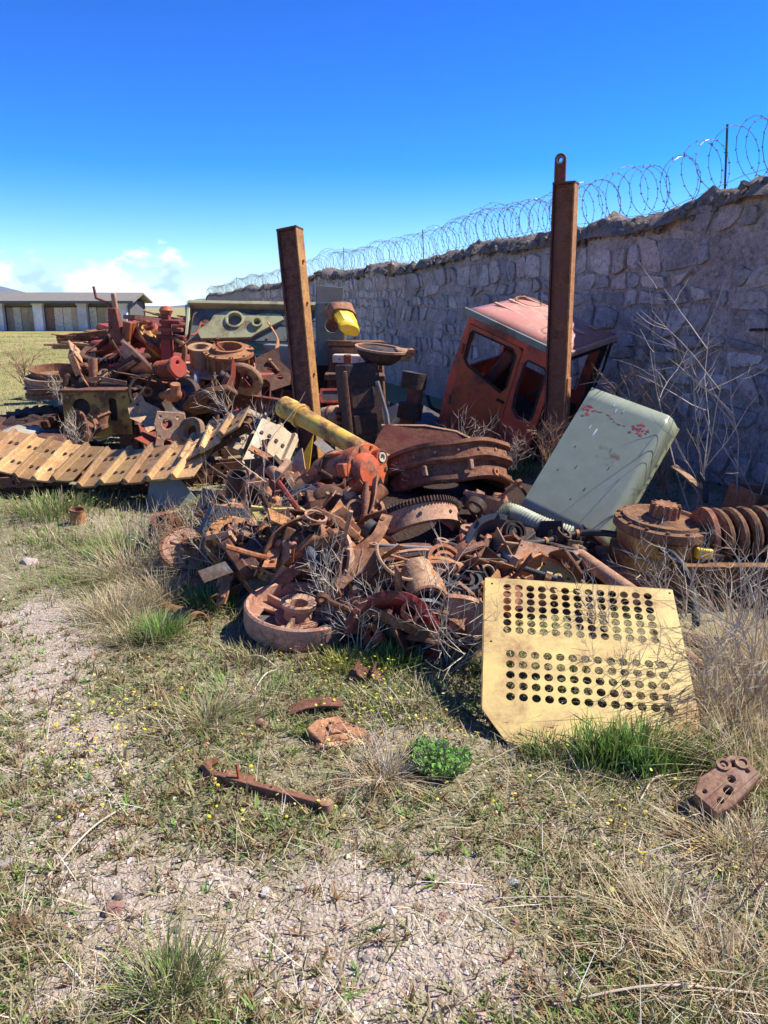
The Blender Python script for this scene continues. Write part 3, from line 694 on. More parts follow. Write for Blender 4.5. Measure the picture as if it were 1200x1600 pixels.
# ------------------------------------------------------------------ dismantled crawler: red frame and what is piled on it
def holes_plate(name, parent, w, h, holes, t, mat, M, r=0.03):
    return obj(name, plate(rrect(w, h, r), holes, t, bevel=min(0.004, t/4)), mat, parent, M)
def build_back():
    # red transmission housing / frame
    a = D(205, 600, 9.9)
    M = TR((D(300, 600, 10.2).x, 10.2, 0.20), (0, 7, -9))
    t = thing('crawler_chassis', 'long dark red crawler tractor frame heaped with old machine parts', 'machine frame', M)
    obj('housing', box(1.95, 0.72, 0.50, (0, 0, 0.52), 0.94, 0.85), 'red_paint', t, bevel=0.03)
    obj('nose', box(0.55, 0.62, 0.42, (-1.15, 0.0, 0.62), 0.8, 0.8), 'red_paint', t, bevel=0.04)
    obj('side_rail', box(2.9, 0.10, 0.20, (0.2, -0.42, 0.36)), 'post_rust', t, bevel=0.012)
    obj('side_rail', box(2.9, 0.10, 0.20, (0.2, 0.42, 0.36)), 'post_rust', t, bevel=0.012)
    for x in (-0.9, 0.1, 1.2): obj('cross_member', box(0.14, 0.84, 0.34, (x, 0, 0.15)), 'deep_black', t, bevel=0.01)
    for x in (-1.0, 1.2):
        for y in (-0.3, 0.3): obj('support_leg', box(0.16, 0.16, 0.42, (x, y, -0.06)), 'rust_black', t, bevel=0.01)
    for i in range(7): obj('bolt', cyl(0.022, 0.02, 6), 'rust_brown', t, TR((-0.8+i*0.27, -0.478, 0.40), (90, 0, 0)))
    obj('drain_boss', cyl(0.05, 0.05, 12), 'rust_black', t, TR((0.75, -0.375, 0.52), (90, 0, 0)))
    obj('drain_boss', cyl(0.05, 0.05, 12), 'rust_black', t, TR((0.45, -0.375, 0.50), (90, 0, 0)))
    # ribbed winch housing with two round mouths
    c = D(358, 556, 9.7)
    w = thing('winch_housing', 'bright rusted winch housing with two round mouths and ribbed side', 'winch housing', TR(c-Vector((0, 0, 0.16)), (16, 4, -4)))
    obj('drum', lathe([(0.0, 0.0), (0.30, 0.0), (0.30, 0.03), (0.27, 0.03), (0.27, 0.20), (0.31, 0.20), (0.31, 0.24), (0.24, 0.24), (0.20, 0.27), (0.20, 0.29), (0.165, 0.29), (0.165, 0.05), (0, 0.05)], 32), 'rust_orange', w)
    for i in range(16): 
        an = 360*i/16; obj('rib', box(0.035, 0.018, 0.17, (0.283, 0, 0.115)), 'rust_orange', w, TR(rot=(0, 0, an)))
    obj('small_mouth', lathe([(0.10, 0), (0.14, 0), (0.14, 0.22), (0.16, 0.22), (0.16, 0.25), (0.10, 0.25)], 24, True), 'rust_tan', w, TR((-0.36, 0.03, 0.0)))
    obj('base_flange', plate(rrect(1.05, 0.66, 0.2), [], 0.03, bevel=0.004), 'rust_tan', w, TR((-0.10, 0, -0.015)))
    bolts(w, 'rust_dark', 10, 0.285, 0.24, 0.013, 0.014)
    # twin rollers on a shaft
    c = D(293, 599, 9.45)
    w = thing('roller_pair', 'pair of grey flanged rollers on one short shaft', 'rollers', TR(c, (0, 90, 6)))
    for z in (-0.12, 0.09): obj('roller', lathe([(0.03, 0), (0.13, 0), (0.145, 0.012), (0.145, 0.05), (0.13, 0.062), (0.07, 0.062), (0.06, 0.04), (0.03, 0.04)], 24, True), 'bare_steel', w, TR((0, 0, z)))
    obj('shaft', cyl(0.032, 0.42, 12), 'rust_orange', w, TR((0, 0, -0.22)))
    obj('bearing_bracket', box(0.10, 0.34, 0.05, (0.02, 0.15, 0.02)), 'red_paint', w, bevel=0.01)
    # two control columns
    for (px, py, nm, lab, k) in ((184, 530, 'lever_column', 'rusty red control column with one forked lever, standing beside the flat cross bars', 0), (262, 556, 'lever_column', 'taller stepped red control column with stacked cross bars', 1)):
        c = D(px, py, 9.55); w = thing(nm, lab, 'control column', TR(c, (0, -3+5*k, 0), 1.12), 'control columns on the crawler frame')
        if k == 0:
            obj('pillar', box(0.17, 0.15, 0.42, (0, 0, 0.12), 0.55, 0.7), 'post_rust', w, bevel=0.012)
            obj('bracket', box(0.09, 0.2, 0.26, (0.11, 0, 0.08)), 'orange_paint', w, TR(rot=(0, 14, 0)), bevel=0.01)
            obj('lever', tube([(0, 0, 0.30), (-0.08, 0, 0.40), (-0.17, 0, 0.44), (-0.18, 0, 0.56)], 0.016, 7), 'post_rust', w)
            obj('fork', box(0.05, 0.05, 0.16, (0.02, 0, 0.40)), 'rust_tan', w, bevel=0.01)
            obj('foot', box(0.24, 0.24, 0.06, (0.03, 0, -0.10)), 'red_paint', w, bevel=0.01)
        else:
            obj('pillar', box(0.14, 0.14, 0.62, (0, 0, 0.14), 0.6, 0.6), 'red_paint', w, bevel=0.012)
            obj('knob', lathe([(0, 0), (0.06, 0.01), (0.075, 0.05), (0.05, 0.09), (0, 0.10)], 14), 'red_paint', w, TR((0, 0, 0.43)))
            obj('lever', tube([(0, 0, 0.42), (-0.12, 0, 0.44), (-0.24, 0, 0.47)], 0.015, 7), 'rust_tan', w)
            for z, l in ((0.36, 0.22), (0.28, 0.26), (0.20, 0.30)): obj('cross_bar', box(l, 0.09, 0.045, (0.05, -0.03, z)), 'red_paint', w, bevel=0.01)
            obj('linkage', tube(spline([(0.10, -0.05, 0.2), (0.2, -0.06, 0.1), (0.18, -0.06, -0.12), (0.26, -0.06, -0.2)]), 0.03, 8), 'rust_orange', w)
            obj('foot', box(0.34, 0.26, 0.10, (0.05, 0, -0.20)), 'rust_brown', w, bevel=0.012)
    # ribbed black cylinder block on the left
    c = D(168, 578, 9.4)
    w = thing('ribbed_casting', 'black finned casting resting on the yellow housing', 'casting', TR(c, (0, 8, 8)))
    obj('body', box(0.46, 0.34, 0.24, (0, 0, 0), 0.86, 0.8), 'rust_black', w, bevel=0.03)
    for i in range(10): obj('fin', box(0.018, 0.35, 0.06, (-0.19+i*0.042, 0, 0.11)), 'blue_black', w, bevel=0.004)
    for i in range(4): obj('port', pipe(0.032, 0.02, 0.03, 12), 'bare_steel', w, TR((-0.13+i*0.10, -0.165, 0.0), (90, 0, 0)))
    c = D(165, 607, 9.15)
    w = thing('pump_cluster', 'dark pump body with pale studs above the yellow housing', 'pump', TR(c, (0, 4, 4)))
    obj('body', box(0.60, 0.30, 0.18), 'rust_black', w, bevel=0.02)
    obj('rail', strip([(-0.25, -0.17, 0.10), (0.0, -0.17, 0.13), (0.28, -0.15, 0.09)], 0.05, 0.02, (0, -1, 0)), 'rust_tan', w)
    for i in range(6): obj('stud', cyl(0.016, 0.03, 7), 'white_paint', w, TR((-0.22+i*0.085, -0.15, -0.02+0.02*math.sin(i*2)), (90, 0, 0)))
    obj('elbow', tube(spline([(-0.30, -0.05, 0.05), (-0.40, -0.08, 0.12), (-0.42, -0.1, 0.0)]), 0.045, 9), 'rust_dark', w)
    # yellow gear housing
    c = D(168, 685, 9.0)
    w = thing('yellow_housing', 'rust streaked yellow gear housing with a round opening, in front of the red frame', 'housing', TR((c.x, 9.0, 0.0), (0, 0, 3)))
    hol = [circ(-0.16, 0.09, 0.10, 20), rrect(0.09, 0.26, 0.04, 0.19, 0.06)]
    obj('front_plate', plate([(-0.36, -0.22), (-0.10, -0.22), (-0.06, -0.28), (0.08, -0.28), (0.12, -0.22), (0.38, -0.22), (0.38, 0.26), (-0.36, 0.26)], hol, 0.03, bevel=0.004), 'yellow_paint', w, TR((0, -0.30, 0.42), (90, 0, 0)))
    obj('body', box(0.74, 0.5, 0.46, (0.01, 0, 0.42)), 'rust_black', w, bevel=0.02)
    obj('top_lid', box(0.80, 0.62, 0.03, (0.01, -0.02, 0.69)), 'rust_dark', w, bevel=0.006)
    obj('side_ear', box(0.05, 0.5, 0.62, (-0.42, -0.02, 0.30), 0.6, 0.8), 'rust_brown', w, TR(rot=(0, 10, 0)), bevel=0.01)
    obj('skid', box(0.26, 0.5, 0.34, (-0.33, -0.05, 0.12), 0.7, 0.9), 'rust_dark', w, bevel=0.02)
    obj('skid', box(0.26, 0.5, 0.34, (0.33, -0.05, 0.12), 0.7, 0.9), 'rust_dark', w, bevel=0.02)
    for x, z in ((-0.3, 0.62), (0.0, 0.63), (0.32, 0.62), (-0.3, 0.27), (0.3, 0.27), (-0.02, 0.30)): obj('bolt', cyl(0.016, 0.018, 6), 'rust_brown', w, TR((x, -0.315, z), (90, 0, 0)))
    # flywheels
    for k, (px, py, d, r_, lab) in enumerate(((229, 612, 8.75, 0.20, 'spoked dark pulley wheel hung beside the yellow housing'), (290, 617, 8.85, 0.19, 'dished dark pulley wheel under the red spring'))):
        c = D(px, py, d); w = thing('pulley_wheel', lab, 'pulley', TR(c, (82, 0, 25-50*k)), 'pulley wheels by the yellow housing')
        obj('rim', lathe([(r_*0.86, -0.05), (r_, -0.05), (r_, -0.03), (r_*0.94, -0.01), (r_*0.94, 0.01), (r_, 0.03), (r_, 0.05), (r_*0.86, 0.05)], 32, True), 'rust_black', w)
        obj('hub', pipe(r_*0.3, r_*0.14, 0.12, 16), 'rust_brown', w, TR((0, 0, -0.06)))
        if k == 0:
            for i in range(5): obj('spoke', box(r_*0.66, 0.035, 0.03, (r_*0.56, 0, 0)), 'rust_black', w, TR(rot=(0, 0, i*72)), bevel=0.005)
        else: obj('disc', lathe([(r_*0.28, 0.03), (r_*0.6, -0.02), (r_*0.88, 0.0), (r_*0.88, 0.015), (r_*0.6, 0.0), (r_*0.28, 0.045)], 28, True), 'blue_black', w)
        obj('stand', box(0.10, 0.56, 0.10, (0, -r_-0.26, -0.1)), 'rust_black', w, bevel=0.01)
    # recoil spring with red end yoke
    c = D(248, 578, 8.9); e = D(277, 574, 8.7)
    w = thing('spring_strut', 'small recoil spring with a red forked yoke end', 'spring', ZTO(c, e))
    L_ = 0.30
    obj('coil', tube([(0.085*math.cos(a), 0.085*math.sin(a), L_*a/(2*math.pi*7)) for a in np.linspace(0, 2*math.pi*7, 110)], 0.017, 7), 'red_paint', w)
    obj('core', cyl(0.055, 0.32, 12), 'rust_dark', w)
    obj('yoke', plate(rrect(0.19, 0.22, 0.08), [circ(0.03, 0.04, 0.03, 12)], 0.06, bevel=0.01), 'red_paint', w, TR((0, 0, 0.33), (0, 0, 40)))
    c = D(266, 618, 8.65)
    w = thing('yoke_casting', 'pale orange elbow casting with a dark bearing ring', 'casting', TR(c, (20, 10, -30)))
    obj('elbow', tube(spline([(-0.14, 0, -0.04), (-0.02, -0.02, 0.02), (0.08, 0, 0.02), (0.10, 0.02, 0.16)]), [0.045]*7+[0.07]*8+[0.055]*4, 10), 'rust_orange', w)
    obj('bearing', pipe(0.06, 0.03, 0.05, 16), 'rust_black', w, TR((-0.19, 0, -0.055), (0, 70, 0)))
    # cylinder heads on the ground beside the tracks
    hd = plate([(-.17, -.24), (.10, -.25), (.16, -.15), (.12, -.02), (.17, .10), (.15, .24), (-.13, .25), (-.16, .12), (-.13, 0)], [circ(-.03, .12, .06, 14), circ(-.01, -.10, .065, 14), circ(.08, .19, .022, 8), circ(-.10, .20, .02, 8), circ(.10, -.19, .02, 8), circ(-.11, -.02, .02, 8)], 0.10, bevel=0.008)
    c = D(265, 675, 8.3); one('cylinder_head', hd, 'rust_tan', 'upright tan cylinder head block with two round ports beside the track', 'cylinder head', TR((c.x, 8.3, 0.25), (78, 4, 14)))
    hd2 = plate(rrect(0.26, 0.28, 0.10), [circ(0, 0, .085, 16), circ(.09, .09, .016, 8), circ(-.09, .09, .016, 8), circ(-.09, -.09, .016, 8)], 0.09, bevel=0.008)
    c = D(300, 672, 8.25); one('bearing_housing', hd2, 'rust_tan', 'round pale rusted bearing housing leaning beside the cylinder head', 'bearing housing', TR((c.x, 8.25, 0.30), (72, -12, -16)))
    # olive side frame with holes
    c = D(400, 507, 10.9)
    w = thing('side_frame', 'olive painted steel side frame pierced by round holes, lying on the crawler frame', 'machine frame', TR(c, (58, 1, 2)))
    Wd = PX(205, 10.9)
    obj('back_plate', plate([(-Wd/2, -.26), (Wd/2, -.26), (Wd/2, .23), (-Wd/2, .23)], [circ(-.70, 0.0, .075, 18), circ(.42, .07, .095, 18), circ(.80, .0, .07, 16)], 0.03, bevel=0.004), 'grey_green', w)  # shaded tone put into the back plate's colour, lit tone into the doubler's
    pl = plate([(-.62, -.02), (-.56, .10), (-.36, .16), (-.02, .10), (.10, .13), (.34, .12), (.38, .04), (.10, -.13), (-.05, -.24), (-.72, -.27), (-.78, -.16)], [circ(-.28, .02, .10, 22), circ(0.03, -.02, .052, 16)], 0.06, bevel=0.006)
    dp = obj('doubler_plate', pl, 'olive_paint', w, TR((0, 0, 0.05)))
    obj('boss', pipe(0.078, 0.05, 0.05, 18), 'olive_paint', dp, TR((0.03, -.02, 0.02)))
    obj('boss', pipe(0.125, 0.10, 0.03, 22), 'olive_paint', dp, TR((-.28, .02, 0.025)))
    obj('top_flange', box(Wd, 0.05, 0.26, (0, .25, 0.02)), 'olive_paint', w, bevel=0.008)
    obj('end_flange', box(0.04, 0.5, 0.2, (-Wd/2, 0, 0.02)), 'olive_paint', w, bevel=0.006)
    for i in range(6): obj('rivet', cyl(0.018, 0.014, 8), 'rust_tan', w, TR((-0.7+i*0.29, -.22, 0.015)))
    # grey-green box with a hole, right of the leaning post
    c = D(517, 520, 10.4)
    w = thing('gauge_box', 'grey-green upright box frame with one round hole behind the leaning post', 'box frame', TR(c, (84, 0, 4)))
    obj('front', plate([(-.17, -.42), (.17, -.42), (.17, .38), (-.17, .38)], [circ(0.02, .10, .10, 20)], 0.03, bevel=0.004), 'grey_green', w)
    obj('side', box(0.03, 0.80, 0.3, (.185, -.02, -0.15)), 'olive_paint', w, bevel=0.005); obj('side', box(0.03, 0.80, 0.3, (-.185, -.02, -0.15)), 'grey_green', w, bevel=0.005)
    obj('lens', cyl(0.09, 0.02, 20), 'rust_brown', w, TR((0.02, .10, -0.06)))
    c = D(515, 462, 10.6); one('tilted_plate', box(0.36, 0.03, 0.24), 'dull_grey', 'plain grey sheet plate propped above the box frame', 'plate', TR(c, (-14, 4, 6)), bevel=0.008)
    # yellow crumpled tank
    a, b_ = D(527, 482, 10.25), D(553, 522, 9.95)
    w = thing('yellow_tank', 'crumpled bright yellow tank end lying over the box frame', 'tank', ZTO(a, b_))
    obj('shell', lathe([(0.0, -0.05), (0.14, -0.04), (0.17, 0.02), (0.172, 0.10), (0.150, 0.16), (0.170, 0.22), (0.155, 0.30), (0.165, 0.36), (0.14, 0.41), (0, 0.42)], 9), 'bright_yellow', w, TR(s=(1, 0.7, 1)), warp=0.03)
    obj('rusty_band', lathe([(0.172, 0.0), (0.184, 0.0), (0.184, 0.16), (0.172, 0.16)], 20, True), 'rust_brown', w, TR(s=(1, 0.7, 1)), warp=0.03)
    # brown stack under the box frame
    c = D(556, 640, 10.3); w = thing('gear_case', 'dark red-brown gear case standing behind the black engine block', 'gear case', TR((c.x, 10.3, 0.0), (0, 0, 6)))
    obj('body', box(0.80, 0.55, 1.12, (0, 0, 0.56), 0.86, 0.85), 'rust_dark', w, bevel=0.03); obj('lid', box(0.74, 0.5, 0.05, (0, 0, 1.15)), 'rust_brown', w, bevel=0.01)
    for k in range(4): obj('rib', box(0.03, 0.05, 0.9, (-0.28+k*0.18, -0.27, 0.5)), 'post_rust', w, TR(rot=(3, 0, 0)), bevel=0.006)
    c = D(430, 620, 10.9); one('support_block', box(2.2, 0.5, 0.95, (0, 0, 0.475), 0.95, 0.9), 'rust_black', 'dark steel block carrying the olive side frame', 'block', TR((c.x, 11.0, 0), (0, 0, -3)), bevel=0.03, warp=0.01)
    for i, (px, py, d, s, m, lab) in enumerate((
            (445, 560, 10.1, (0.5, 0.3, 0.34), 'grey_green', 'dull green metal case wedged behind the leaning post'),
            (548, 560, 9.9, (0.42, 0.4, 0.10), 'pale_paint', 'pale flat tray below the yellow tank'),
            (555, 588, 9.6, (0.74, 0.4, 0.07), 'rust_dark', 'dark red steel deck under the pale tray'),
            (540, 622, 8.9, (0.62, 0.3, 0.09), 'orange_paint', 'orange-red cross beam behind the yellow arm'),
            (520, 650, 8.5, (0.60, 0.3, 0.06), 'red_paint', 'lower dark red beam behind the yellow arm'),
            (545, 600, 9.4, (0.08, 0.1, 0.70), 'red_paint', 'thin upright red bar below the yellow tank'),
            (420, 596, 9.3, (0.60, 0.25, 0.10), 'red_paint', 'red angle beam lying over the frame behind the dry bush'))):
        c = D(px, py, d); w = thing('steel_beam' if i not in (0, 1) else ('metal_case', 'metal_tray')[i], lab, 'steel beam' if i > 1 else ('case', 'tray')[i], TR(c, (0, 3-i, -6+4*i)))
        obj('body', box(*s), m, w, bevel=0.012, warp=0.004)
        for k in range(3): obj('rivet', cyl(0.014, 0.012, 7), 'rust_tan', w, TR((s[0]*(k-1)*0.3, -s[1]/2, 0), (90, 0, 0)))
    w = thing('finned_block', 'orange-red block with horizontal fins behind the yellow arm', 'engine block', TR(D(542, 664, 7.9), (0, 4, 8)))
    obj('core', box(0.20, 0.24, 0.34), 'deep_black', w)
    for k in range(6): obj('fin', box(0.24, 0.27, 0.03, (0, 0, -0.15+k*0.062)), 'orange_paint', w, bevel=0.005)
    w = thing('pale_drum', 'pale rusted drum end lying behind the yellow arm', 'drum', ZTO(D(505, 653, 8.1), D(530, 649, 8.0)))
    obj('shell', lathe([(0, 0), (0.10, 0), (0.11, 0.02), (0.11, 0.20), (0.09, 0.23), (0, 0.23)], 18), 'rust_tan', w)
    obj('band', pipe(0.117, 0.108, 0.03, 18), 'red_paint', w, TR((0, 0, 0.1)))
    w = thing('glass_panel', 'small dusty pale panel set in an orange-red frame', 'panel', TR(D(525, 618, 8.7), (72, 0, 5)))
    obj('frame', plate(rrect(0.36, 0.16, 0.02), [rrect(0.30, 0.11, 0.02)], 0.03), 'orange_paint', w); obj('pane', box(0.30, 0.11, 0.008), 'dull_grey', w)
    # dark upright engine block with oil pan cap and silver pipe
    c = D(574, 690, 7.7)
    w = thing('engine_block', 'tall black engine block standing on end with a silver pipe at its side', 'engine', TR((c.x, 7.7, 0.0), (-4, -5, 18)))
    obj('block', box(0.38, 0.40, 1.06, (0, 0, 0.54), 0.93, 0.9), 'rust_black', w, bevel=0.02)
    for k, z in enumerate((0.22, 0.48, 0.74)): obj('cover', box(0.24, 0.02, 0.19, (-0.02, -0.203+0.007*k, z)), 'rust_black', w, bevel=0.008)
    obj('corner_rib', box(0.03, 0.05, 1.0, (-0.18, -0.185, 0.52)), 'rust_dark', w, TR(rot=(2, 0, 0)), bevel=0.006)
    for k in range(6): obj('bolt', cyl(0.013, 0.014, 6), 'rust_tan', w, TR((0.14, -0.20, 0.1+k*0.17), (90, 0, 0)))
    obj('silver_pipe', tube([(0.20, -0.24, 0.18), (0.19, -0.24, 0.55), (0.13, -0.23, 0.88)], 0.022, 8), 'bare_steel', w)
    c = D(594, 553, 7.75)
    w = thing('oil_pan', 'black dished oil pan with a pale rim on top of the engine block', 'oil pan', TR(c, (10, 6, 12)))
    obj('dish', lathe([(0.0, -0.10), (0.14, -0.09), (0.22, -0.02), (0.24, 0.03), (0.25, 0.03), (0.25, 0.045), (0.21, 0.045), (0.0, 0.07)], 26), 'rust_black', w, TR(s=(1.0, 0.75, 1)))
    obj('rim', lathe([(0.235, 0.046), (0.262, 0.04), (0.262, 0.062), (0.235, 0.062)], 26, True), 'rust_tan', w, TR(s=(1.0, 0.75, 1)))
    obj('neck', box(0.16, 0.14, 0.11, (0.22, -0.02, 0.02)), 'rust_tan', w, bevel=0.02)
    obj('ear', pipe(0.04, 0.02, 0.05, 12), 'rust_orange', w, TR((0.29, -0.06, 0.06), (90, 0, 0)))
    c = D(630, 610, 8.0)
    w = thing('crankshaft_stub', 'stacked black crank journals standing beside the engine block', 'crankshaft', TR((c.x, 8.0, 0.0), (0, 8, 0)))
    z = 0.0
    for k in range(6):
        rr_ = (0.08, 0.13)[k % 2]; obj('journal' if k % 2 == 0 else 'web', cyl(rr_, 0.16, 16), ('rust_dark', 'rust_black')[k % 2], w, TR((0.02*math.sin(k*2), 0, z))); z += 0.16
    c = D(660, 640, 8.3)
    w = thing('folded_bonnet', 'dark blue-black folded bonnet sheet lying between engine block and cab', 'bonnet', TR((c.x, 8.6, 0.35), (12, 22, 12)))
    obj('sheet', strip([(-0.45, 0, -0.25), (-0.25, 0, 0.02), (0.05, 0, 0.10), (0.35, 0, 0.06), (0.5, 0, -0.1)], 0.7, 0.012), 'blue_black', w, bevel=0.003, warp=0.01)
    obj('stay', tube([(-0.3, -0.36, 0.0), (0.1, -0.37, -0.3), (0.45, -0.36, -0.55)], 0.018, 7), 'rust_black', w)
build_back()

# ------------------------------------------------------------------ far scrap at the left
def far_scrap():
    # stack of brake drums and rings
    for k, (px, py, d, r_, m, rot) in enumerate(((93, 592, 10.6, 0.37, 'rust_brown', (8, 4, 0)), (90, 604, 10.5, 0.40, 'rust_tan', (5, 2, 0)), (88, 618, 10.4, 0.38, 'rust_dark', (3, -2, 0)))):
        c = D(px, py, d); w = thing('brake_drum', ('orange lipped rusted brake drum on top of the drum stack', 'wide tan brake ring in the middle of the drum stack', 'dark brake ring at the bottom of the drum stack')[k], 'brake drum', TR(c, rot), 'stack of brake drums')
        obj('shell', lathe([(r_*0.86, 0), (r_, 0), (r_, 0.06), (r_*0.94, 0.07), (r_*0.94, 0.12), (r_, 0.12), (r_, 0.14), (r_*0.88, 0.14)], 32, True), m, w)
        if k == 0: obj('web', lathe([(0.10, 0.02), (r_*0.87, 0.02), (r_*0.87, 0.035), (0.10, 0.05)], 24, True), 'rust_orange', w)
        else: obj('web', lathe([(0.16, 0.02), (r_*0.87, 0.02), (r_*0.87, 0.035), (0.16, 0.035)], 24, True), 'rust_dark', w)
    c = D(90, 634, 10.35); one('timber_block', box(0.7, 0.6, 0.26, (0, 0, 0.13)), 'rust_dark', 'dark block under the stack of brake drums', 'block', TR((c.x, 10.5, 0.0)), bevel=0.02, warp=0.01)
    # sprocket half sunk in grass
    c = D(30, 640, 9.9)
    w = thing('drive_sprocket', 'dark toothed drive sprocket lying flat in the grass', 'sprocket', TR((c.x, 10.0, 0.12), (14, -6, 0)))
    obj('ring', gear(0.46, 0.38, 22, 0.09, 0.26), 'rust_dark', w, bevel=0.004); obj('hub', lathe([(0.1, -0.03), (0.27, 0.0), (0.27, 0.06), (0.16, 0.12), (0.1, 0.12)], 22, True), 'rust_black', w)
    # distant heap of rods, frames, rollers behind the levers
    r = random.Random(21)
    labs = {'bar': 'rusted straight bar in the far scrap row', 'frame': 'bent rusted frame in the far scrap row', 'roller': 'rusted track roller in the far scrap row', 'slab': 'flat rusted plate in the far scrap row', 'ring': 'rusted ring in the far scrap row'}
    for i in range(84):
        u = r.random()**0.8; px = 108+u*222; top = 528-30*min(1, u*1.6); d = r.uniform(11.6, 14.6); q = D(px, r.uniform(top, 548), d); x, z = q.x, q.z
        mt = r.choice(['rust_brown', 'rust_dark', 'red_paint', 'rust_tan', 'rust_dark', 'post_rust', 'rust_orange'])
        k = r.choice(['bar', 'bar', 'frame', 'roller', 'slab', 'ring']); M = TR((x, d, z), (r.uniform(-12, 12), r.uniform(-9, 9), r.uniform(-45, 45)))
        if k == 'bar': mb = MB().add(box(r.uniform(0.5, 1.1), 0.07, 0.02, (0, 0, 0.03))).add(box(r.uniform(0.4, 0.9), 0.02, 0.08, (0, 0.03, 0)))
        elif k == 'frame': mb = MB().add(plate(rrect(r.uniform(0.6, 1.1), 0.4, 0.03), [rrect(0.45, 0.25, 0.03)], 0.06))
        elif k == 'roller': mb = MB().add(lathe([(0.03, 0), (0.13, 0), (0.13, 0.05), (0.09, 0.07), (0.09, 0.25), (0.13, 0.27), (0.13, 0.32), (0.03, 0.32)], 16, True), TR(rot=(0, 90, r.uniform(0, 90))))
        elif k == 'slab': mb = MB().add(plate([(-.5, -.2), (.3, -.25), (.5, .1), (.1, .22), (-.45, .2)], [circ(.1, 0, .07, 10)], 0.035))
        else: mb = MB().add(pipe(0.26, 0.21, 0.09, 20))
        one({'bar': 'angle_bar', 'frame': 'buckled_rack', 'roller': 'track_roller', 'slab': 'scrap_plate', 'ring': 'scrap_ring'}[k], mb, mt, labs[k], {'bar': 'bar', 'frame': 'frame', 'roller': 'roller', 'slab': 'plate', 'ring': 'ring'}[k], M, 'far scrap row', warp=0.006)
    # soil bank the far row lies on
    v, f = lathe([(0, 1.02), (0.5, 0.92), (0.8, 0.5), (1.0, -0.05)], 22)
    one('scrap_mound', (v, f), 'rust_black', 'low dark mound of rubble under the far scrap row', 'mound', TR((D(240, 560, 13.6).x, 13.6, 0), (0, 0, -8), (1.65, 1.9, 1.0)), warp=0.04)
    # loose pieces on the grass left of the tracks
    for k, (px, py, d, mt, rz, lab) in enumerate(((35, 655, 8.9, 'pale_paint', 10, 'pale bent sheet strip in the grass behind the track'), (78, 664, 8.6, 'rust_dark', -12, 'dark curved sheet in the grass behind the track'))):
        c = D(px, py, d); one('bent_sheet', strip([(-0.26, 0, 0.0), (-0.1, 0, 0.07), (0.12, 0, 0.04), (0.34, 0, -0.06)], 0.26, 0.012), mt, lab, 'sheet', TR((c.x, d, 0.16), (14, 4, rz)), warp=0.012)
    c = D(76, 655, 8.8); w = thing('oil_can', 'small rusty can standing in the grass behind the track', 'can', TR((c.x, 8.8, 0.02)))
    obj('shell', pipe(0.12, 0.115, 0.2, 16), 'rust_brown', w); obj('lid', lathe([(0, 0.19), (0.10, 0.19), (0.122, 0.205), (0, 0.215)], 16), 'rust_dark', w)
far_scrap()

# ------------------------------------------------------------------ crawler tracks
def shoe_mesh():
    prof = [(-0.100, 0.0), (0.100, 0.0), (0.108, 0.022), (0.070, 0.018), (-0.050, 0.018), (-0.060, 0.062), (-0.088, 0.062), (-0.100, 0.020), (-0.125, 0.026), (-0.125, 0.010)]
    v = []; f = []; n = len(prof); xs = (-0.26, -0.245, 0.245, 0.26)
    for x in xs:
        k = 0.86 if abs(x) > 0.25 else 1
        v += [(x, y*k, z) for y, z in prof]
    for i in range(3):
        for j in range(n): j2 = (j+1) % n; f.append((i*n+j, i*n+j2, (i+1)*n+j2, (i+1)*n+j))
    f.append(tuple(range(n))[::-1]); f.append(tuple(range(3*n, 4*n)))
    return v, f
SHOE = MB().add(shoe_mesh()).mesh('track_shoe')
BOLT = MB().add(cyl(0.017, 0.012, 6)).mesh('shoe_bolt')
LINK = MB()
for y in (-0.085, 0.085): LINK.add(bend(plate([(-.11, -.05), (.11, -.06), (.12, 0.0), (.09, .03), (-.10, .035), (-.125, -.01)], [circ(-.085, -.01, .02, 8), circ(.085, -.015, .02, 8)], 0.035), lambda x, yy, z: (z, x, yy)), TR((y, 0, -0.04)))
LINK.add(cyl(0.022, 0.24, 10), TR((-0.12, 0.085, -0.055), (0, 90, 0)))
LINK = LINK.mesh('chain_link')
def track(label, pts, mats, roll, skip=(), twist=None):
    """pts: path of the shoes' centres; each shoe lies across the path"""
    t = thing('track_chain', label, 'crawler track', Matrix.Translation(pts[0]), 'lengths of crawler track')
    for i, p in enumerate(pts):
        tg = (pts[min(i+1, len(pts)-1)]-pts[max(i-1, 0)]).normalized()
        ac = Vector((0.36, 0.72, 0.0)); ac = (ac-tg*ac.dot(tg)).normalized(); up = tg.cross(ac)*-1
        if up.z < 0: up = -up
        q = Matrix.Rotation(R(roll+(twist[i] if twist else rnd.uniform(-4, 4))), 3, tg)
        ac = q @ ac; up = q @ up
        M = Matrix(((ac.x, tg.x, up.x, p.x), (ac.y, tg.y, up.y, p.y), (ac.z, tg.z, up.z, p.z), (0, 0, 0, 1)))
        if M.determinant() < 0: M = Matrix(((-ac.x, tg.x, up.x, p.x), (-ac.y, tg.y, up.y, p.y), (-ac.z, tg.z, up.z, p.z), (0, 0, 0, 1)))
        M = Matrix.Translation(-pts[0]) @ M
        me = SHOE if mats[i % len(mats)] == 'shoe_steel' else SHOE2
        s = obj('track_shoe', me, mats[i % len(mats)], t, M, bevel=0.004)
        for bx in (-0.11, 0.11):
            for by in (-0.015, 0.055): obj('shoe_bolt', BOLT, 'rust_black', s, TR((bx, by, 0.016)))
        obj('chain_link', LINK, 'rust_dark', t, M)
    return t
SHOE2 = SHOE.copy()
def path(*pp): return [Vector(p) for p in pp]
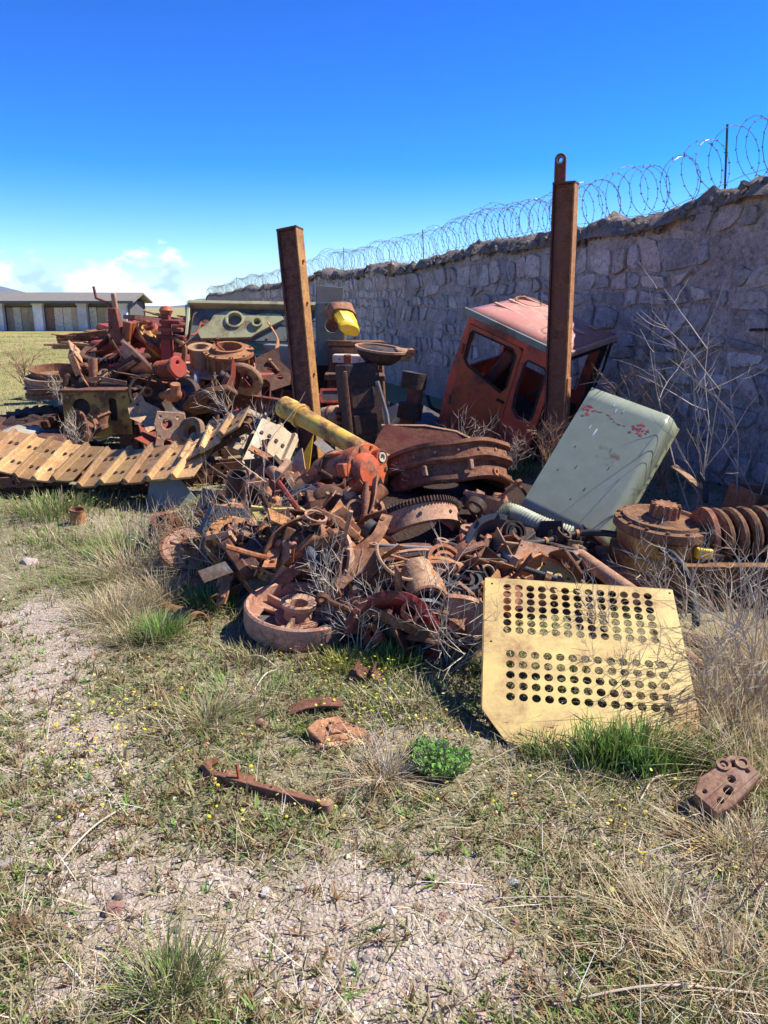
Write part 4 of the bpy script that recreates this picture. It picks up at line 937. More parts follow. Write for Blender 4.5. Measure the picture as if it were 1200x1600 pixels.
def tracks():
    a, b_ = D(-45, 702, 6.9), D(138, 727, 6.5)
    track('length of tan crawler track lying on its chain beside the long grass', [a.lerp(b_, i/6.5) + Vector((0, 0, 0.02*math.sin(i))) for i in range(7)], ['shoe_steel'], 28)
    a, b_ = D(160, 733, 6.5), D(290, 722, 6.25)
    track('short length of orange-tan crawler track butted against the rising track', [a.lerp(b_, i/3.6) for i in range(5)], ['shoe_steel'], 28)
    a, b_ = D(308, 697, 6.45), D(366, 662, 6.4)
    track('short rising length of orange crawler track climbing the scrap heap', [a.lerp(b_, i/1.9) for i in range(3)], ['shoe_steel'], 26)
    t = thing('track_chain', 'pale worn crawler track shoes hanging over the heap under the yellow arm', 'crawler track', Matrix.Translation(D(410, 700, 6.4)), 'lengths of crawler track')
    o = D(410, 700, 6.4)
    for k, (px, py, d, lg, nn) in enumerate(((384, 674, 6.6, (0.25, 0.72, 0.40), (0.35, -0.5, 0.78)), (411, 697, 6.35, (0.20, 0.66, 0.52), (0.38, -0.58, 0.70)), (430, 712, 6.2, (0.26, 0.60, 0.60), (0.62, -0.50, 0.45)))):
        p = D(px, py, d); ex = Vector(lg).normalized(); nn = Vector(nn); nn = (nn-ex*nn.dot(ex)).normalized(); ey = nn.cross(ex)
        M = Matrix(((ex.x, ey.x, nn.x, p.x), (ex.y, ey.y, nn.y, p.y), (ex.z, ey.z, nn.z, p.z), (0, 0, 0, 1)))
        M = Matrix.Translation(-o) @ M
        sh_ = obj('track_shoe', SHOE2, 'shoe_grey', t, M, bevel=0.004)
        for bx in (-0.11, 0.11):
            for by in (-0.015, 0.055): obj('shoe_bolt', BOLT, 'rust_black', sh_, TR((bx, by, 0.016)))
        obj('chain_link', LINK, 'rust_dark', t, M)
    # supports below: stacked dark chains
    for k, (p, l, rz) in enumerate(((D(60, 790, 6.6), 1.2, 4), (D(215, 778, 6.7), 0.9, -3), (D(330, 740, 7.1), 0.8, 20))):
        w = thing('chain_stack', ('dark bare track chain lying under the tan track', 'dark bare track chain lying under the orange-tan track', 'dark bare track chain under the rising track')[k], 'track chain', TR((p.x, p.y, gz(p.x, p.y)+0.08), (0, 0, rz)), 'lengths of bare track chain')
        for i in range(int(l/0.2)):
            for z in (0.0, 0.115) if k < 2 else (0.0, 0.13, 0.26): obj('chain_link', LINK, 'rust_dark', w, TR((-l/2+i*0.2, 0.06*math.sin(i+z*20), z), (0, 0, 90)))
    c = D(270, 755, 6.2); one('steel_flap', plate([(-.24, -.20), (.20, -.20), (.05, .02), (-.14, .18)], [], 0.012, bevel=0.002), 'grey_green', 'dull green bent steel flap leaning below the orange-tan track', 'flap', TR((c.x, c.y, c.z), (74, -6, 12)), warp=0.012)
    c = GG(121, 818); w = thing('tin_can', 'small rusty tin can half sunk in the grass', 'can', TR(c, (4, 6, 0)))
    obj('shell', pipe(0.055, 0.051, 0.11, 16), 'rust_orange', w, warp=0.003); obj('rim', pipe(0.058, 0.049, 0.012, 16), 'rust_dark', w, TR((0, 0, 0.105)))
tracks()
# ------------------------------------------------------------------ the heap: large pieces
def heap_big():
    # yellow push arm
    a, b_ = D(452, 640, 6.05), D(610, 728, 5.35)
    w = thing('push_arm', 'long yellow tubular push arm with a bolted cap, resting on the orange gearbox', 'push arm', ZTO(a, b_))
    L_ = (b_-a).length
    obj('tube', lathe([(0.0, 0.02), (0.078, 0.02), (0.085, 0.08), (0.075, 0.2), (0.068, L_), (0.05, L_)], 20), 'yellow_paint', w)
    cap = obj('end_cap', lathe([(0, -0.10), (0.055, -0.10), (0.085, -0.07), (0.09, 0.03), (0.08, 0.07)], 18), 'yellow_paint', w)
    obj('collar', lathe([(0.078, 0.12), (0.095, 0.12), (0.095, 0.15), (0.078, 0.15)], 20, True), 'yellow_paint', w)
    for an in (-30, 25): obj('bolt', cyl(0.016, 0.02, 7), 'rust_black', cap, TR(rot=(0, 0, an-80)) @ TR((0.083, 0, -0.02), (0, 90, 0)))
    obj('drain_hole_shade', cyl(0.014, 0.01, 8), 'deep_black', w, TR(rot=(0, 0, -110)) @ TR((0.068, 0, L_*0.66), (0, 90, 0)))  # black disc set on the tube, its colour is the hole's shade
    # orange gearbox
    c = D(520, 742, 5.25); e = D(590, 738, 4.98)
    w = thing('orange_gearbox', 'bright orange-red gearbox with a bolted round cover and steel shaft end', 'gearbox', ZTO(c, e)); w.matrix_world = w.matrix_world @ TR(rot=(0, 0, 0))
    body = lathe([(0.0, -0.16), (0.09, -0.16), (0.13, -0.10), (0.15, 0.0), (0.165, 0.02), (0.165, 0.045), (0.15, 0.05), (0.165, 0.16), (0.185, 0.26), (0.185, 0.30), (0.0, 0.31)], 28)
    obj('body', body, 'orange_paint', w, warp=0.004)
    fl = plate(circ(0, 0, 0.195, 28), [], 0.035, bevel=0.005)
    fo = obj('cover_flange', fl, 'orange_paint', w, TR((0.0, 0, 0.325)))
    bolts(fo, 'rust_dark', 10, 0.172, 0.016, 0.012, 0.012)
    obj('seam', lathe([(0.166, 0.022), (0.171, 0.022), (0.171, 0.044), (0.166, 0.044)], 28, True), 'rust_black', w)
    for an in range(0, 360, 60): obj('rib', box(0.03, 0.016, 0.20, (0.165, 0, 0.15)), 'orange_paint', w, TR(rot=(0, 0, an)), bevel=0.004)
    obj('bulge', lathe([(0.12, 0), (0.12, 0.04), (0.10, 0.07), (0, 0.085)], 22), 'orange_paint', fo, TR((-0.05, 0.02, 0.012)))
    s = obj('shaft_boss', lathe([(0.03, 0), (0.055, 0), (0.055, 0.06), (0.045, 0.06), (0.045, 0.05), (0.03, 0.05)], 18, True), 'orange_paint', fo, TR((0.09, 0.09, 0.015)))
    obj('bearing', lathe([(0.010, 0), (0.034, 0), (0.034, 0.065), (0.022, 0.065), (0.022, 0.055), (0.010, 0.055)], 16, True), 'pale_paint', s)
    obj('lug', box(0.09, 0.05, 0.07, (0.0, -0.20, 0.30)), 'orange_paint', w, bevel=0.01); obj('lug', box(0.05, 0.09, 0.07, (-0.20, 0.05, 0.30)), 'orange_paint', w, bevel=0.01)
    obj('pocket_shade', box(0.11, 0.09, 0.02, (0.02, -0.09, 0.352)), 'deep_black', w, TR(rot=(0, 0, 20)), bevel=0.012)  # black slab on the cover, the pocket's shade is in its colour
    # great drum of stacked flanges
    c = D(702, 770, 5.42)
    w = thing('drum_shell', 'large brown flanged drum shell with three rings lying on the heap', 'drum', TR(c, (-24, -8, 0)))
    prof = [(0.40, 0), (0.44, 0), (0.455, 0.015), (0.455, 0.045), (0.425, 0.05), (0.425, 0.13), (0.46, 0.135), (0.475, 0.15), (0.475, 0.17), (0.445, 0.175), (0.445, 0.245), (0.475, 0.25), (0.475, 0.275), (0.43, 0.28), (0.40, 0.26)]
    obj('shell', lathe(prof, 56, True), 'rust_brown', w, warp=0.006)
    obj('inner_disc', lathe([(0.16, 0.10), (0.41, 0.10), (0.41, 0.12), (0.18, 0.13), (0.16, 0.13)], 32, True), 'rust_dark', w)
    for i in range(18): obj('rivet', cyl(0.010, 0.010, 6), 'rust_tan', w, TR(rot=(0, 0, i*20)) @ TR((0.444, 0, 0.21), (0, 90, 0)))
    for an in (250, 288): obj('lug', box(0.05, 0.028, 0.07, (0.47, 0, 0.09)), 'rust_tan', w, TR(rot=(0, 0, an)), bevel=0.006)
    # small lug plate with two holes standing on the drum
    c = D(742, 691, 5.55); one('lug_plate', plate(rrect(0.10, 0.056, 0.016), [circ(-.025, 0, .012, 10), circ(.025, 0, .012, 10)], 0.014, bevel=0.002), 'pale_paint', 'small pale lug plate with two holes on top of the drum shell', 'plate', TR(c, (78, 0, 4)))
    # hopper sheet behind the drum
    a, b_, c = D(592, 702, 5.95), D(742, 700, 5.75), D(606, 654, 6.2)
    M = basis(a, b_, c)
    w = thing('hopper_side', 'brown riveted hopper side with a folded lit rim behind the drum shell', 'hopper', M)
    obj('sheet', plate([(-.05, -.1), (.78, -.1), (.80, .03), (.60, .16), (.34, .23), (.02, .25), (-.05, .1)], [], 0.014, bevel=0.002), 'post_rust', w, warp=0.012)
    obj('rim', strip([(-.02, .25, -.03), (.34, .235, -.03), (.60, .165, -.03), (.80, .035, -.03)], 0.014, 0.09, (0, 0, 1)), 'rust_tan', w)
    for i in range(5): obj('stud', cyl(0.010, 0.03, 6), 'rust_tan', w, TR((.14+i*.13, .245-.022*i*i*0.5, -.02), (-90, 0, 0)))
    # ring gear
    c = DH(655, 826, 0.16)+Vector((0, 0.18, -0.05))
    w = thing('ring_gear', 'half buried ring gear with fine teeth along its upper edge', 'ring gear', TR(c, (-34, -16, 0)))
    obj('toothed_ring', gear(0.285, 0.268, 84, 0.032, 0.22), 'rust_black', w, TR((0, 0, 0.06)))
    obj('carrier', lathe([(0.215, -0.05), (0.262, -0.05), (0.262, 0.062), (0.215, 0.062)], 48, True), 'rust_tan', w)
    for an in range(0, 360, 45): obj('bolt', cyl(0.011, 0.012, 7), 'deep_black', w, TR(rot=(0, 0, an+10)) @ TR((0.258, 0, 0.0), (0, 90, 0)))
    # wide pipe end
    a = DH(652, 893, 0.20); b_ = D(668, 938, a.y-0.26)
    w = thing('wide_pipe', 'short wide brown pipe with its open mouth tipped down out of the heap', 'pipe', ZTO(a, b_))
    obj('shell', pipe(0.088, 0.078, 0.30, 28), 'rust_tan', w); obj('bead', pipe(0.096, 0.086, 0.02, 28), 'rust_brown', w, TR((0, 0, 0.28)))
    # dark curved scoop left of the pipe
    c = DH(612, 892, 0.22)
    w = thing('bent_scoop', 'dark dished scoop sheet with a bright torn edge beside the wide pipe', 'scoop', TR(c, (35, 20, 15)))
    obj('sheet', lathe([(0.125, -0.13), (0.138, -0.13), (0.15, 0.13), (0.138, 0.13)], 18, True, 170, 330), 'rust_dark', w, warp=0.012)
    obj('edge', tube([(0.145*math.cos(R(a)), 0.145*math.sin(R(a)), 0.133) for a in range(170, 331, 10)], 0.009, 6), 'rust_tan', w)
    # pale folded bracket
    c = DH(452, 822, 0.30)
    w = thing('arched_bracket', 'pale cream sheet bracket with an arched cut-out on the heap', 'bracket', TR(c, (24, 14, -8)))
    arch = [(-.08, -.07)]+[(-.08+0.16*(1-math.cos(R(a)))/2, -.07+.09*math.sin(R(a))) for a in range(15, 180, 15)]+[(.08, -.07)]
    obj('sheet', plate([(-.26, .05), (-.12, .10), (.02, .12), (.16, .06), (.27, .0), (.20, -.05), (.14, -.10), (.09, -.075)]+arch[::-1]+[(-.10, -.08), (-.18, -.03)], [], 0.014, bevel=0.002), 'cream_paint', w, warp=0.014)
    obj('fold', strip([(-.26, .05, 0), (-.12, .10, .0), (.02, .12, 0), (.16, .06, 0), (.27, 0, 0)], 0.012, 0.07, (0, 0, 1)), 'cream_paint', w, warp=0.014)
    for x in (-.16, .12): obj('bolt', cyl(0.012, 0.014, 6), 'rust_dark', w, TR((x, .04, .006)))
    # three-pronged casting under the bracket
    for k, (px, py, d, mt, rot, lab) in enumerate(((520, 790, 4.95, 'rust_dark', (30, 10, 20), 'dark knuckle casting below the orange gearbox'), (560, 800, 4.85, 'rust_brown', (50, -20, 60), 'brown ribbed knuckle casting beside the rubber bellows'), (485, 862, 4.6, 'rust_dark', (70, 25, 10), 'broad dark curved arm below the arched bracket'))):
        c = DH(px, py, 0.14); w = thing('knuckle_casting', lab, 'casting', TR(c, rot), 'knuckle castings')
        obj('body', tube(spline([(-.15, 0, -.02), (-.05, .03, .04), (.06, 0, .02), (.15, -.05, -.05)]), [0.05, 0.055, 0.06, 0.07, 0.075, 0.075, 0.08, 0.08, 0.075, 0.07, 0.065, 0.06, 0.06, 0.055, 0.055, 0.05, 0.05, 0.045, 0.045], 10), mt, w, warp=0.008)
        obj('boss', pipe(0.055, 0.028, 0.12, 16), 'rust_tan', w, TR((.15, -.05, -.11), (10, 0, 0)))
        obj('ear', box(0.06, 0.12, 0.04, (-.15, .02, .03)), mt, w, bevel=0.01)
        for i in range(3): obj('bolt', cyl(0.014, 0.02, 6), 'rust_tan', w, TR((-.07+i*.07, -.02, .10), (12*i, 0, 0)))
    c = DH(552, 800, 0.2); w = thing('rubber_bellows', 'small ribbed bellows with a rusty clamp below the gearbox', 'bellows', TR(c, (60, 30, 0)))
    obj('folds', lathe([(0.04, -0.07)]+[(0.075 if i % 2 else 0.05, -0.06+i*0.014) for i in range(9)]+[(0.04, 0.07)], 20), 'rust_brown', w); obj('clamp', pipe(0.062, 0.048, 0.02, 18), 'rust_tan', w, TR((0, 0, 0.065)))
    c = D(478, 768, 5.3); one('long_bar', strip([D(420, 765, 5.5), D(470, 768, 5.3), D(560, 776, 5.0)], 0.09, 0.03, (0, -0.5, 1)), 'rust_orange', 'bright rusted flat bar running under the orange gearbox', 'bar', bevel=0.004)
    # leaf springs and slim rods through the middle
    for k in range(5):
        a, b_ = DH(590+k*6, 858+k*9, .2), DH(720+k*10, 862+k*10, .2)
        mid = (a+b_)/2+Vector((0, 0, 0.03+0.01*k))
        one('leaf_spring', strip(spline([a, mid, b_], 8), 0.055, 0.011, (0, 0, 1)), ('rust_dark', 'rust_tan', 'rust_black', 'rust_orange', 'rust_brown')[k], ('dark leaf of a broken leaf spring', 'tan leaf of a broken leaf spring', 'black leaf of a broken leaf spring', 'orange leaf of a broken leaf spring', 'brown leaf of a broken leaf spring')[k]+' in the heap', 'leaf spring', group='broken leaf springs', bevel=0.002)
    for k, (p, q, rr_, mt, lab) in enumerate((((590, 852, 4.7), (760, 862, 4.4), 0.011, 'bare_steel', 'thin grey control rod lying over the leaf springs'), ((700, 850, 4.6), (870, 905, 4.0), 0.016, 'rubber', 'straight black rod reaching down behind the yellow panel'), ((740, 835, 4.7), (810, 880, 4.2), 0.022, 'bare_steel', 'grey steel tube between the hoses'), ((610, 868, 4.5), (735, 905, 4.15), 0.009, 'rust_orange', 'thin orange rod beside the wide pipe'))):
        a, b_ = DH(*p[:2], .28), DH(*q[:2], .28); w = thing('control_rod', lab, 'rod', ZTO(a, b_)); L_ = (b_-a).length
        obj('shaft', cyl(rr_, L_, 10), mt, w); obj('eye', pipe(rr_*2.2, rr_*1.1, rr_*1.8, 14), 'rust_tan', w, TR((0, rr_*0.9, -rr_*2), (90, 0, 0))); obj('nut', cyl(rr_*1.7, rr_*2, 6), 'rust_tan', w, TR((0, 0, L_*0.9)))
    # hoses
    def DD(p): q = D(*p); e = DH(p[0], p[1], 0.26); return q if q.y < e.y else e
    def hose(name, lab, pts, r_, mat, rib=0, clamp=None):
        w = thing(name, lab, 'hose', Matrix.Translation(DD(pts[0]))); P = [DD(p)-DD(pts[0]) for p in pts]; S = spline(P, 10)
        if rib:
            S = spline(P, rib); obj('sleeve', tube(S, [r_*(1.0 if i % 2 else 0.84) for i in range(len(S))], 14), mat, w, )
        else: obj('sleeve', tube(S, r_, 10), mat, w)
        if clamp:
            for fr in clamp:
                i = int(fr*(len(S)-2)); m = ZTO(S[i], S[i+1]); obj('clamp', pipe(r_*1.25, r_*0.95, r_*0.9, 14), 'rust_orange', w, m)
        return w
    hose('corrugated_hose', 'pale grey-green corrugated hose lying under the green sheet', [(768, 796, 4.9), (800, 800, 4.8), (845, 820, 4.6), (893, 836, 4.35)], 0.056, 'hose_pale', 22)
    hose('air_hose', 'black rubber hose curving past the corrugated hose to the hub', [(757, 832, 4.75), (765, 846, 4.6), (800, 850, 4.45), (850, 846, 4.35), (900, 834, 4.3), (945, 833, 4.25), (985, 840, 4.2)], 0.019, 'rubber', 0, (0.52, 0.56, 0.60, 0.64, 0.68))
    hose('hanging_hose', 'black hose arching over the yellow hub housing to the ground', [(1028, 858, 4.0), (1050, 866, 3.9), (1072, 895, 3.8), (1084, 935, 3.72), (1088, 975, 3.65)], 0.019, 'rubber')
    hose('coiled_hose', 'black hose coiled loosely beside the wide pipe', [(735, 842, 4.6), (760, 836, 4.55), (782, 852, 4.5), (775, 872, 4.4), (745, 876, 4.35), (728, 862, 4.4), (745, 846, 4.45)], 0.018, 'rubber')
    hose('loose_hose', 'black hose loop drooping above the yellow panel', [(690, 880, 4.25), (715, 905, 4.1), (735, 935, 3.95), (720, 950, 3.9), (700, 930, 4.0)], 0.017, 'rubber')
    for k, (px, py, d, r_, rot, mt, lab) in enumerate(((745, 858, 4.45, 0.09, (60, 10, -20), 'blue_black', 'dark bearing race among the hoses'), (715, 915, 4.05, 0.12, (14, 10, 0), 'blue_black', 'black shallow ring on the heap above the yellow panel'), (800, 833, 4.6, 0.075, (75, 0, 30), 'deep_black', 'black tube mouth behind the air hose'), (690, 885, 4.25, 0.11, (50, -10, 40), 'rust_orange', 'orange clutch ring behind the wide pipe'), (778, 895, 4.1, 0.06, (70, 0, 50), 'rust_tan', 'small tan bearing ring above the yellow panel'))):
        c = DH(px, py, 0.18); w = thing('bearing_ring', lab, 'ring', TR(c, rot)); obj('outer_race', pipe(r_, r_*0.82, r_*0.5, 28), mt, w); obj('inner_race', pipe(r_*0.66, r_*0.5, r_*0.46, 22), 'bare_steel' if k == 0 else mt, w)
        if k in (0, 4):
            for i in range(9): obj('ball', lathe([(0, -r_*.08), (r_*.06, -r_*.05), (r_*.08, 0), (r_*.06, r_*.05), (0, r_*.08)], 8), 'bare_steel', w, TR(rot=(0, 0, i*40)) @ TR((r_*.74, 0, r_*.25)))
    # cream channel just above the panel
    c = DH(850, 882, 0.2); w = thing('cream_channel', 'worn cream channel arm with bolt holes above the yellow panel', 'channel', TR(c, (38, 16, -22)))
    obj('web', plate([(-.24, -.03), (-.20, .06), (-.05, .05), (.12, .02), (.28, -.05), (.24, -.09), (.05, -.06), (-.12, -.05)], [circ(-.15, .02, .013, 10), circ(0, 0, .013, 10), circ(.15, -.03, .013, 10)], 0.02, bevel=0.003), 'cream_paint', w); obj('flange', strip([(-.24, -.03, 0), (-.20, .06, 0), (-.05, .05, 0), (.12, .02, 0), (.28, -.05, 0)], 0.01, 0.06, (0, 0, 1)), 'rust_orange', w)
    a, b_ = D(905, 868, 4.2), D(975, 918, 3.7)
    w = thing('drive_shaft', 'pinkish brown drive shaft with a pale fluted joint above the yellow panel', 'drive shaft', ZTO(a, b_)); obj('shaft', cyl(0.042, (b_-a).length+0.12, 16), 'rust_tan', w); obj('joint', gear(0.058, 0.048, 10, 0.09, 0.02), 'pale_paint', w, TR((0, 0, -0.08))); obj('fork', box(0.09, 0.04, 0.08, (0, 0, -0.22)), 'rust_orange', w, bevel=0.01)
    a, b_ = D(1030, 985, 3.45), D(1098, 1050, 3.1)
    w = thing('steel_tube', 'pinkish rusty tube poking out beside the yellow panel', 'tube', ZTO(a, b_)); obj('shell', pipe(0.034, 0.028, (b_-a).length, 18), 'rust_tan', w); obj('sleeve', pipe(0.041, 0.033, 0.07, 18), 'rust_brown', w, TR((0, 0, 0.05)))
    c = D(1090, 1010, 3.45); one('torn_mudguard', lathe([(0.24, -0.14), (0.248, -0.14), (0.248, 0.14), (0.24, 0.14)], 14, True, 10, 120), 'rust_brown', 'torn curved brown sheet behind the rusty tube', 'sheet', TR((c.x, c.y, c.z-0.2), (78, 10, 10)), warp=0.015)
heap_big()

# ------------------------------------------------------------------ green sheet, hub, big spring on the far side
def right_side():
    tl, tr_, bl, br = D(925, 605, 5.25), D(1030, 655, 4.85), D(812, 792, 4.85), D(925, 848, 4.50)
    M = basis(bl, br, tl); I = M.inverted(); q = [I @ p for p in (bl, br, tr_, tl)]
    w = thing('green_sheet', 'grey-green steel door sheet with red paint daubs leaning on the heap', 'steel sheet', M)
    W_ = q[1].x; H_ = q[3].y; sk = q[3].x
    def row(v): return sk*v
    n = 12; prof = [(0.0, 0.0)]+[(u, 0.0) for u in (0.25, 0.5, 0.75)]+[(1.0, 0.0)]
    v = []; f = []
    bendp = [(W_+0.05*math.sin(R(a)), -0.05+0.05*math.cos(R(a))) for a in range(0, 76, 15)]; bendp.append((bendp[-1][0]+0.025, bendp[-1][1]-0.085))
    cols = [(-0.0, -0.03), (0.0, 0.0)]+[(W_*u, 0.0) for u in (0.2, 0.4, 0.6, 0.8)]+bendp
    m = len(cols)
    for i in range(n+1):
        t = i/n; y = H_*t
        for x, z in cols: v.append((x+sk*t, y, z))
    for i in range(n):
        for j in range(m-1): f.append((i*m+j, i*m+j+1, (i+1)*m+j+1, (i+1)*m+j))
    s = obj('sheet', (v, f), 'green_paint', w, sharp=60); so = s.modifiers.new('t', 'SOLIDIFY'); so.thickness = 0.006; so.offset = -1
    bx_, bz_ = bendp[-1]
    obj('inner_seam', tube([(bx_+sk*t, H_*t, bz_-0.004) for t in (0.0, 0.5, 1.0)], 0.012, 6), 'olive_paint', w)
    r = random.Random(9)
    def blot(x, y, rx, ry, mt, nm='paint_daub'):
        k = 22; out = [((x+sk*y/H_)+rx*math.cos(2*math.pi*i/k)*r.uniform(.3, 1.25), y+ry*math.sin(2*math.pi*i/k)*r.uniform(.3, 1.25)) for i in range(k)]
        obj(nm, plate(out, [], 0.0008), mt, w, TR((0, 0, 0.0008+r.uniform(0, .0006))))
    # two ragged red daubs joined by a faint red line, white scratches between
    for x, y, rx, ry in ((.035, .83, .018, .010), (.06, .86, .022, .012), (.075, .80, .016, .014), (.10, .84, .014, .009), (.05, .78, .014, .008),
                         (.42, .83, .020, .012), (.45, .87, .022, .011), (.47, .80, .014, .013), (.40, .79, .012, .008), (.50, .84, .012, .012)): blot(x*W_/.55, y*H_, rx, ry, 'red_mark')
    for i in range(7): blot((.13+i*.036+r.uniform(-.01, .01))*W_/.55, (.845-.004*i+0.012*math.sin(i))*H_, r.uniform(.006, .022), r.uniform(.0015, .004), 'red_mark')
    for i in range(16): blot((r.choice((.06, .45))+r.gauss(0, .03))*W_/.55, (.835+r.gauss(0, .022))*H_, r.uniform(.004, .014), r.uniform(.003, .009), 'red_mark')
    for x, y, rx, ry in ((.19, .70, .005, .035), (.24, .90, .006, .02), (.21, .93, .005, .016), (.29, .91, .006, .02), (.14, .72, .004, .02)): blot(x*W_/.55, y*H_, rx, ry, 'white_paint', 'paint_scratch')
    for x, y, rx, ry in ((.2, .42, .004, .02), (.33, .3, .005, .016), (.12, .55, .004, .012), (.4, .5, .004, .02), (.28, .2, .006, .008), (.35, .62, .003, .02), (.1, .35, .005, .007)): blot(x*W_/.55, y*H_, rx, ry, 'rust_dark', 'paint_scratch')
    # hub on the yellow housing
    c = D(1036, 812, 4.2)
    w = thing('wheel_hub', 'rusty brown round hub cover with a ribbed centre cap, bolted on a yellow housing', 'hub', TR(c, (4, 4, 0)))
    obj('flange', lathe([(0.0, 0.02), (0.10, 0.02), (0.12, 0.0), (0.19, 0.0), (0.205, 0.018), (0.225, 0.018), (0.23, 0.0), (0.265, -0.005), (0.27, -0.05), (0.255, -0.06), (0, -0.06)], 44), 'rust_brown', w)
    cp_ = obj('centre_cap', lathe([(0.085, 0.0), (0.078, 0.02), (0.062, 0.085), (0.045, 0.09), (0, 0.08)], 24), 'rust_brown', w, TR((-0.0, 0, 0.01)))
    for i in range(12): obj('rib', box(0.02, 0.014, 0.08, (0.074, 0, 0.045)), 'rust_brown', cp_, TR(rot=(0, 0, i*30)) , bevel=0.003)
    bolts(w, 'rust_dark', 14, 0.246, -0.003, 0.011, 0.012)
    hb = thing('hub_housing', 'yellow and rust housing with a bracket leg under the hub cover', 'housing', TR(c-Vector((0, 0, 0.065)), (4, 4, 0)))
    obj('drum', lathe([(0.245, -0.002), (0.252, -0.05), (0.24, -0.09), (0.27, -0.11), (0.27, -0.17), (0.2, -0.22), (0.0, -0.22)], 36), 'yellow_paint', hb)
    obj('apron', box(0.56, 0.42, 0.16, (-0.06, 0.02, -0.26), 0.9, 0.9), 'rust_brown', hb, bevel=0.03)
    lg = plate([(-.09, .0), (.10, .02), (.12, -.28), (.09, -.31), (.03, -.30), (-.02, -.12), (-.10, -.08)], [circ(.06, -.10, .014, 10)], 0.035, bevel=0.005)
    obj('bracket_leg', lg, 'rust_orange', hb, TR((0.19, -0.20, -0.08), (84, 0, 16)))
    obj('bracket_rib', box(0.03, 0.34, 0.28, (0.31, -0.06, -0.19)), 'rust_orange', hb, TR(rot=(0, 6, 4)), bevel=0.006)
    for y in (-.14, -.03, .08): obj('bolt', cyl(0.012, 0.014, 6), 'rust_tan', hb, TR((0.33, y, -0.22), (0, 90, 0)))
    obj('stud_strip', box(0.09, 0.05, 0.06, (0.15, -0.24, -0.03)), 'bright_yellow', hb, bevel=0.01)
    # great recoil spring
    a = D(1112, 836, 4.12); e = a+Vector((1.05, 0.10, 0.03))
    w = thing('recoil_spring', 'massive rusted recoil spring lying beside the hub housing', 'spring', ZTO(a, e)); L_ = 1.05; nt = 13
    obj('coil', tube([(0.125*math.cos(t), 0.125*math.sin(t), L_*t/(2*math.pi*nt)) for t in np.linspace(0, 2*math.pi*nt, nt*22)], 0.029, 9), 'rust_brown', w)
    obj('guide_rod', cyl(0.055, L_+0.1, 16), 'rust_black', w, TR((0, 0, -0.05)))
    obj('end_washer', pipe(0.16, 0.06, 0.03, 26), 'rust_brown', w, TR((0, 0, -0.06)))
    c = D(1165, 900, 4.0); w = thing('rusty_girder', 'rusty orange girder lying under the recoil spring', 'girder', TR((c.x+0.15, c.y, c.z-0.02), (0, 2, 5)))
    obj('web', box(1.2, 0.03, 0.16), 'rust_brown', w); obj('flange', box(1.2, 0.16, 0.02, (0, 0, 0.09)), 'rust_orange', w, bevel=0.004); obj('flange', box(1.2, 0.16, 0.02, (0, 0, -0.09)), 'rust_brown', w, bevel=0.004)
    for x in (-.4, -.1, .2): obj('stiffener', box(0.02, 0.14, 0.16, (x, 0, 0)), 'rust_brown', w)
    c = D(1185, 790, 5.0); w = thing('rusty_trough', 'open rusty box trough behind the recoil spring', 'trough', TR((c.x+0.1, c.y, c.z), (4, 10, 12)))
    obj('floor', box(0.52, 0.3, 0.02, (0, 0, -.08)), 'rust_brown', w); 
    for y in (-.15, .15): obj('side', box(0.52, 0.016, 0.18, (0, y, 0)), 'rust_orange', w, bevel=0.003)
    for x in (-.26, .26): obj('end', box(0.016, 0.29, 0.18, (x, 0, 0)), 'rust_orange', w, bevel=0.003)
    one('bent_strap', strip(spline([D(1052, 728, 5.0), D(1078, 748, 4.9), D(1097, 772, 4.8), D(1103, 792, 4.75)], 6), 0.075, 0.012, (0.5, -0.6, 0.8)), 'rust_tan', 'bent pinkish steel strap rising behind the hub', 'strap', bevel=0.002)
    one('strap_hose', tube(spline([D(1092, 740, 4.85), D(1102, 758, 4.8), D(1103, 785, 4.75)], 6), 0.016, 8), 'rubber', 'short black hose end beside the bent strap', 'hose')
    c = D(1120, 860, 4.6); one('sunken_block', box(0.9, 0.5, 0.42, (0, 0, -0.18), 0.9, 0.9), 'rust_black', 'dark axle block half sunk behind the hub housing', 'axle block', TR((c.x, 4.75, 0.2), (0, 0, 8)), bevel=0.03, warp=0.01)
    # yellow perforated engine guard
    o = G(752, 1160, 0.015); up = Vector((0.11, math.cos(R(31)), math.sin(R(31)))).normalized(); xr = Vector((1, -0.03, 0.02)); xr = (xr-up*xr.dot(up)).normalized(); nz = xr.cross(up)
    M = Matrix(((xr.x, up.x, nz.x, o.x), (xr.y, up.y, nz.y, o.y), (xr.z, up.z, nz.z, o.z), (0, 0, 0, 1)))
    W2, H2 = 0.825, 0.80
    w = thing('engine_guard', 'cream-yellow perforated engine guard panel leaning at the foot of the heap', 'guard panel', M)
    hs = []
    for rows, cols, y0, y1 in ((7, 13, 0.525, 0.755), (5, 13, 0.205, 0.405)):
        for i in range(rows):
            for j in range(cols): hs.append(circ((0.118+0.735*j/(cols-1))*W2+0.012*(1 if rows == 5 else 0), y0+(y1-y0)*i/(rows-1), 0.0185, 12))
    for x, y in ((.03, .77), (.80, .78), (.03, .46), (.80, .47)): hs.append(circ(x, y, 0.006, 8))
    obj('perforated_sheet', plate([(0.10, 0.0), (W2-0.07, 0.0), (W2, 0.13), (W2-0.01, H2), (0.0, H2), (0.0, 0.14)], hs, 0.005, bevel=0.0008), 'cream_paint', w)
    obj('edge_fold', box(W2-0.02, 0.006, 0.045, (W2/2-0.004, H2+0.001, -0.02)), 'cream_paint', w, bevel=0.001)
    obj('edge_fold', box(0.006, H2-0.16, 0.04, (-0.002, H2/2+0.07, -0.02)), 'yellow_paint', w, bevel=0.001)
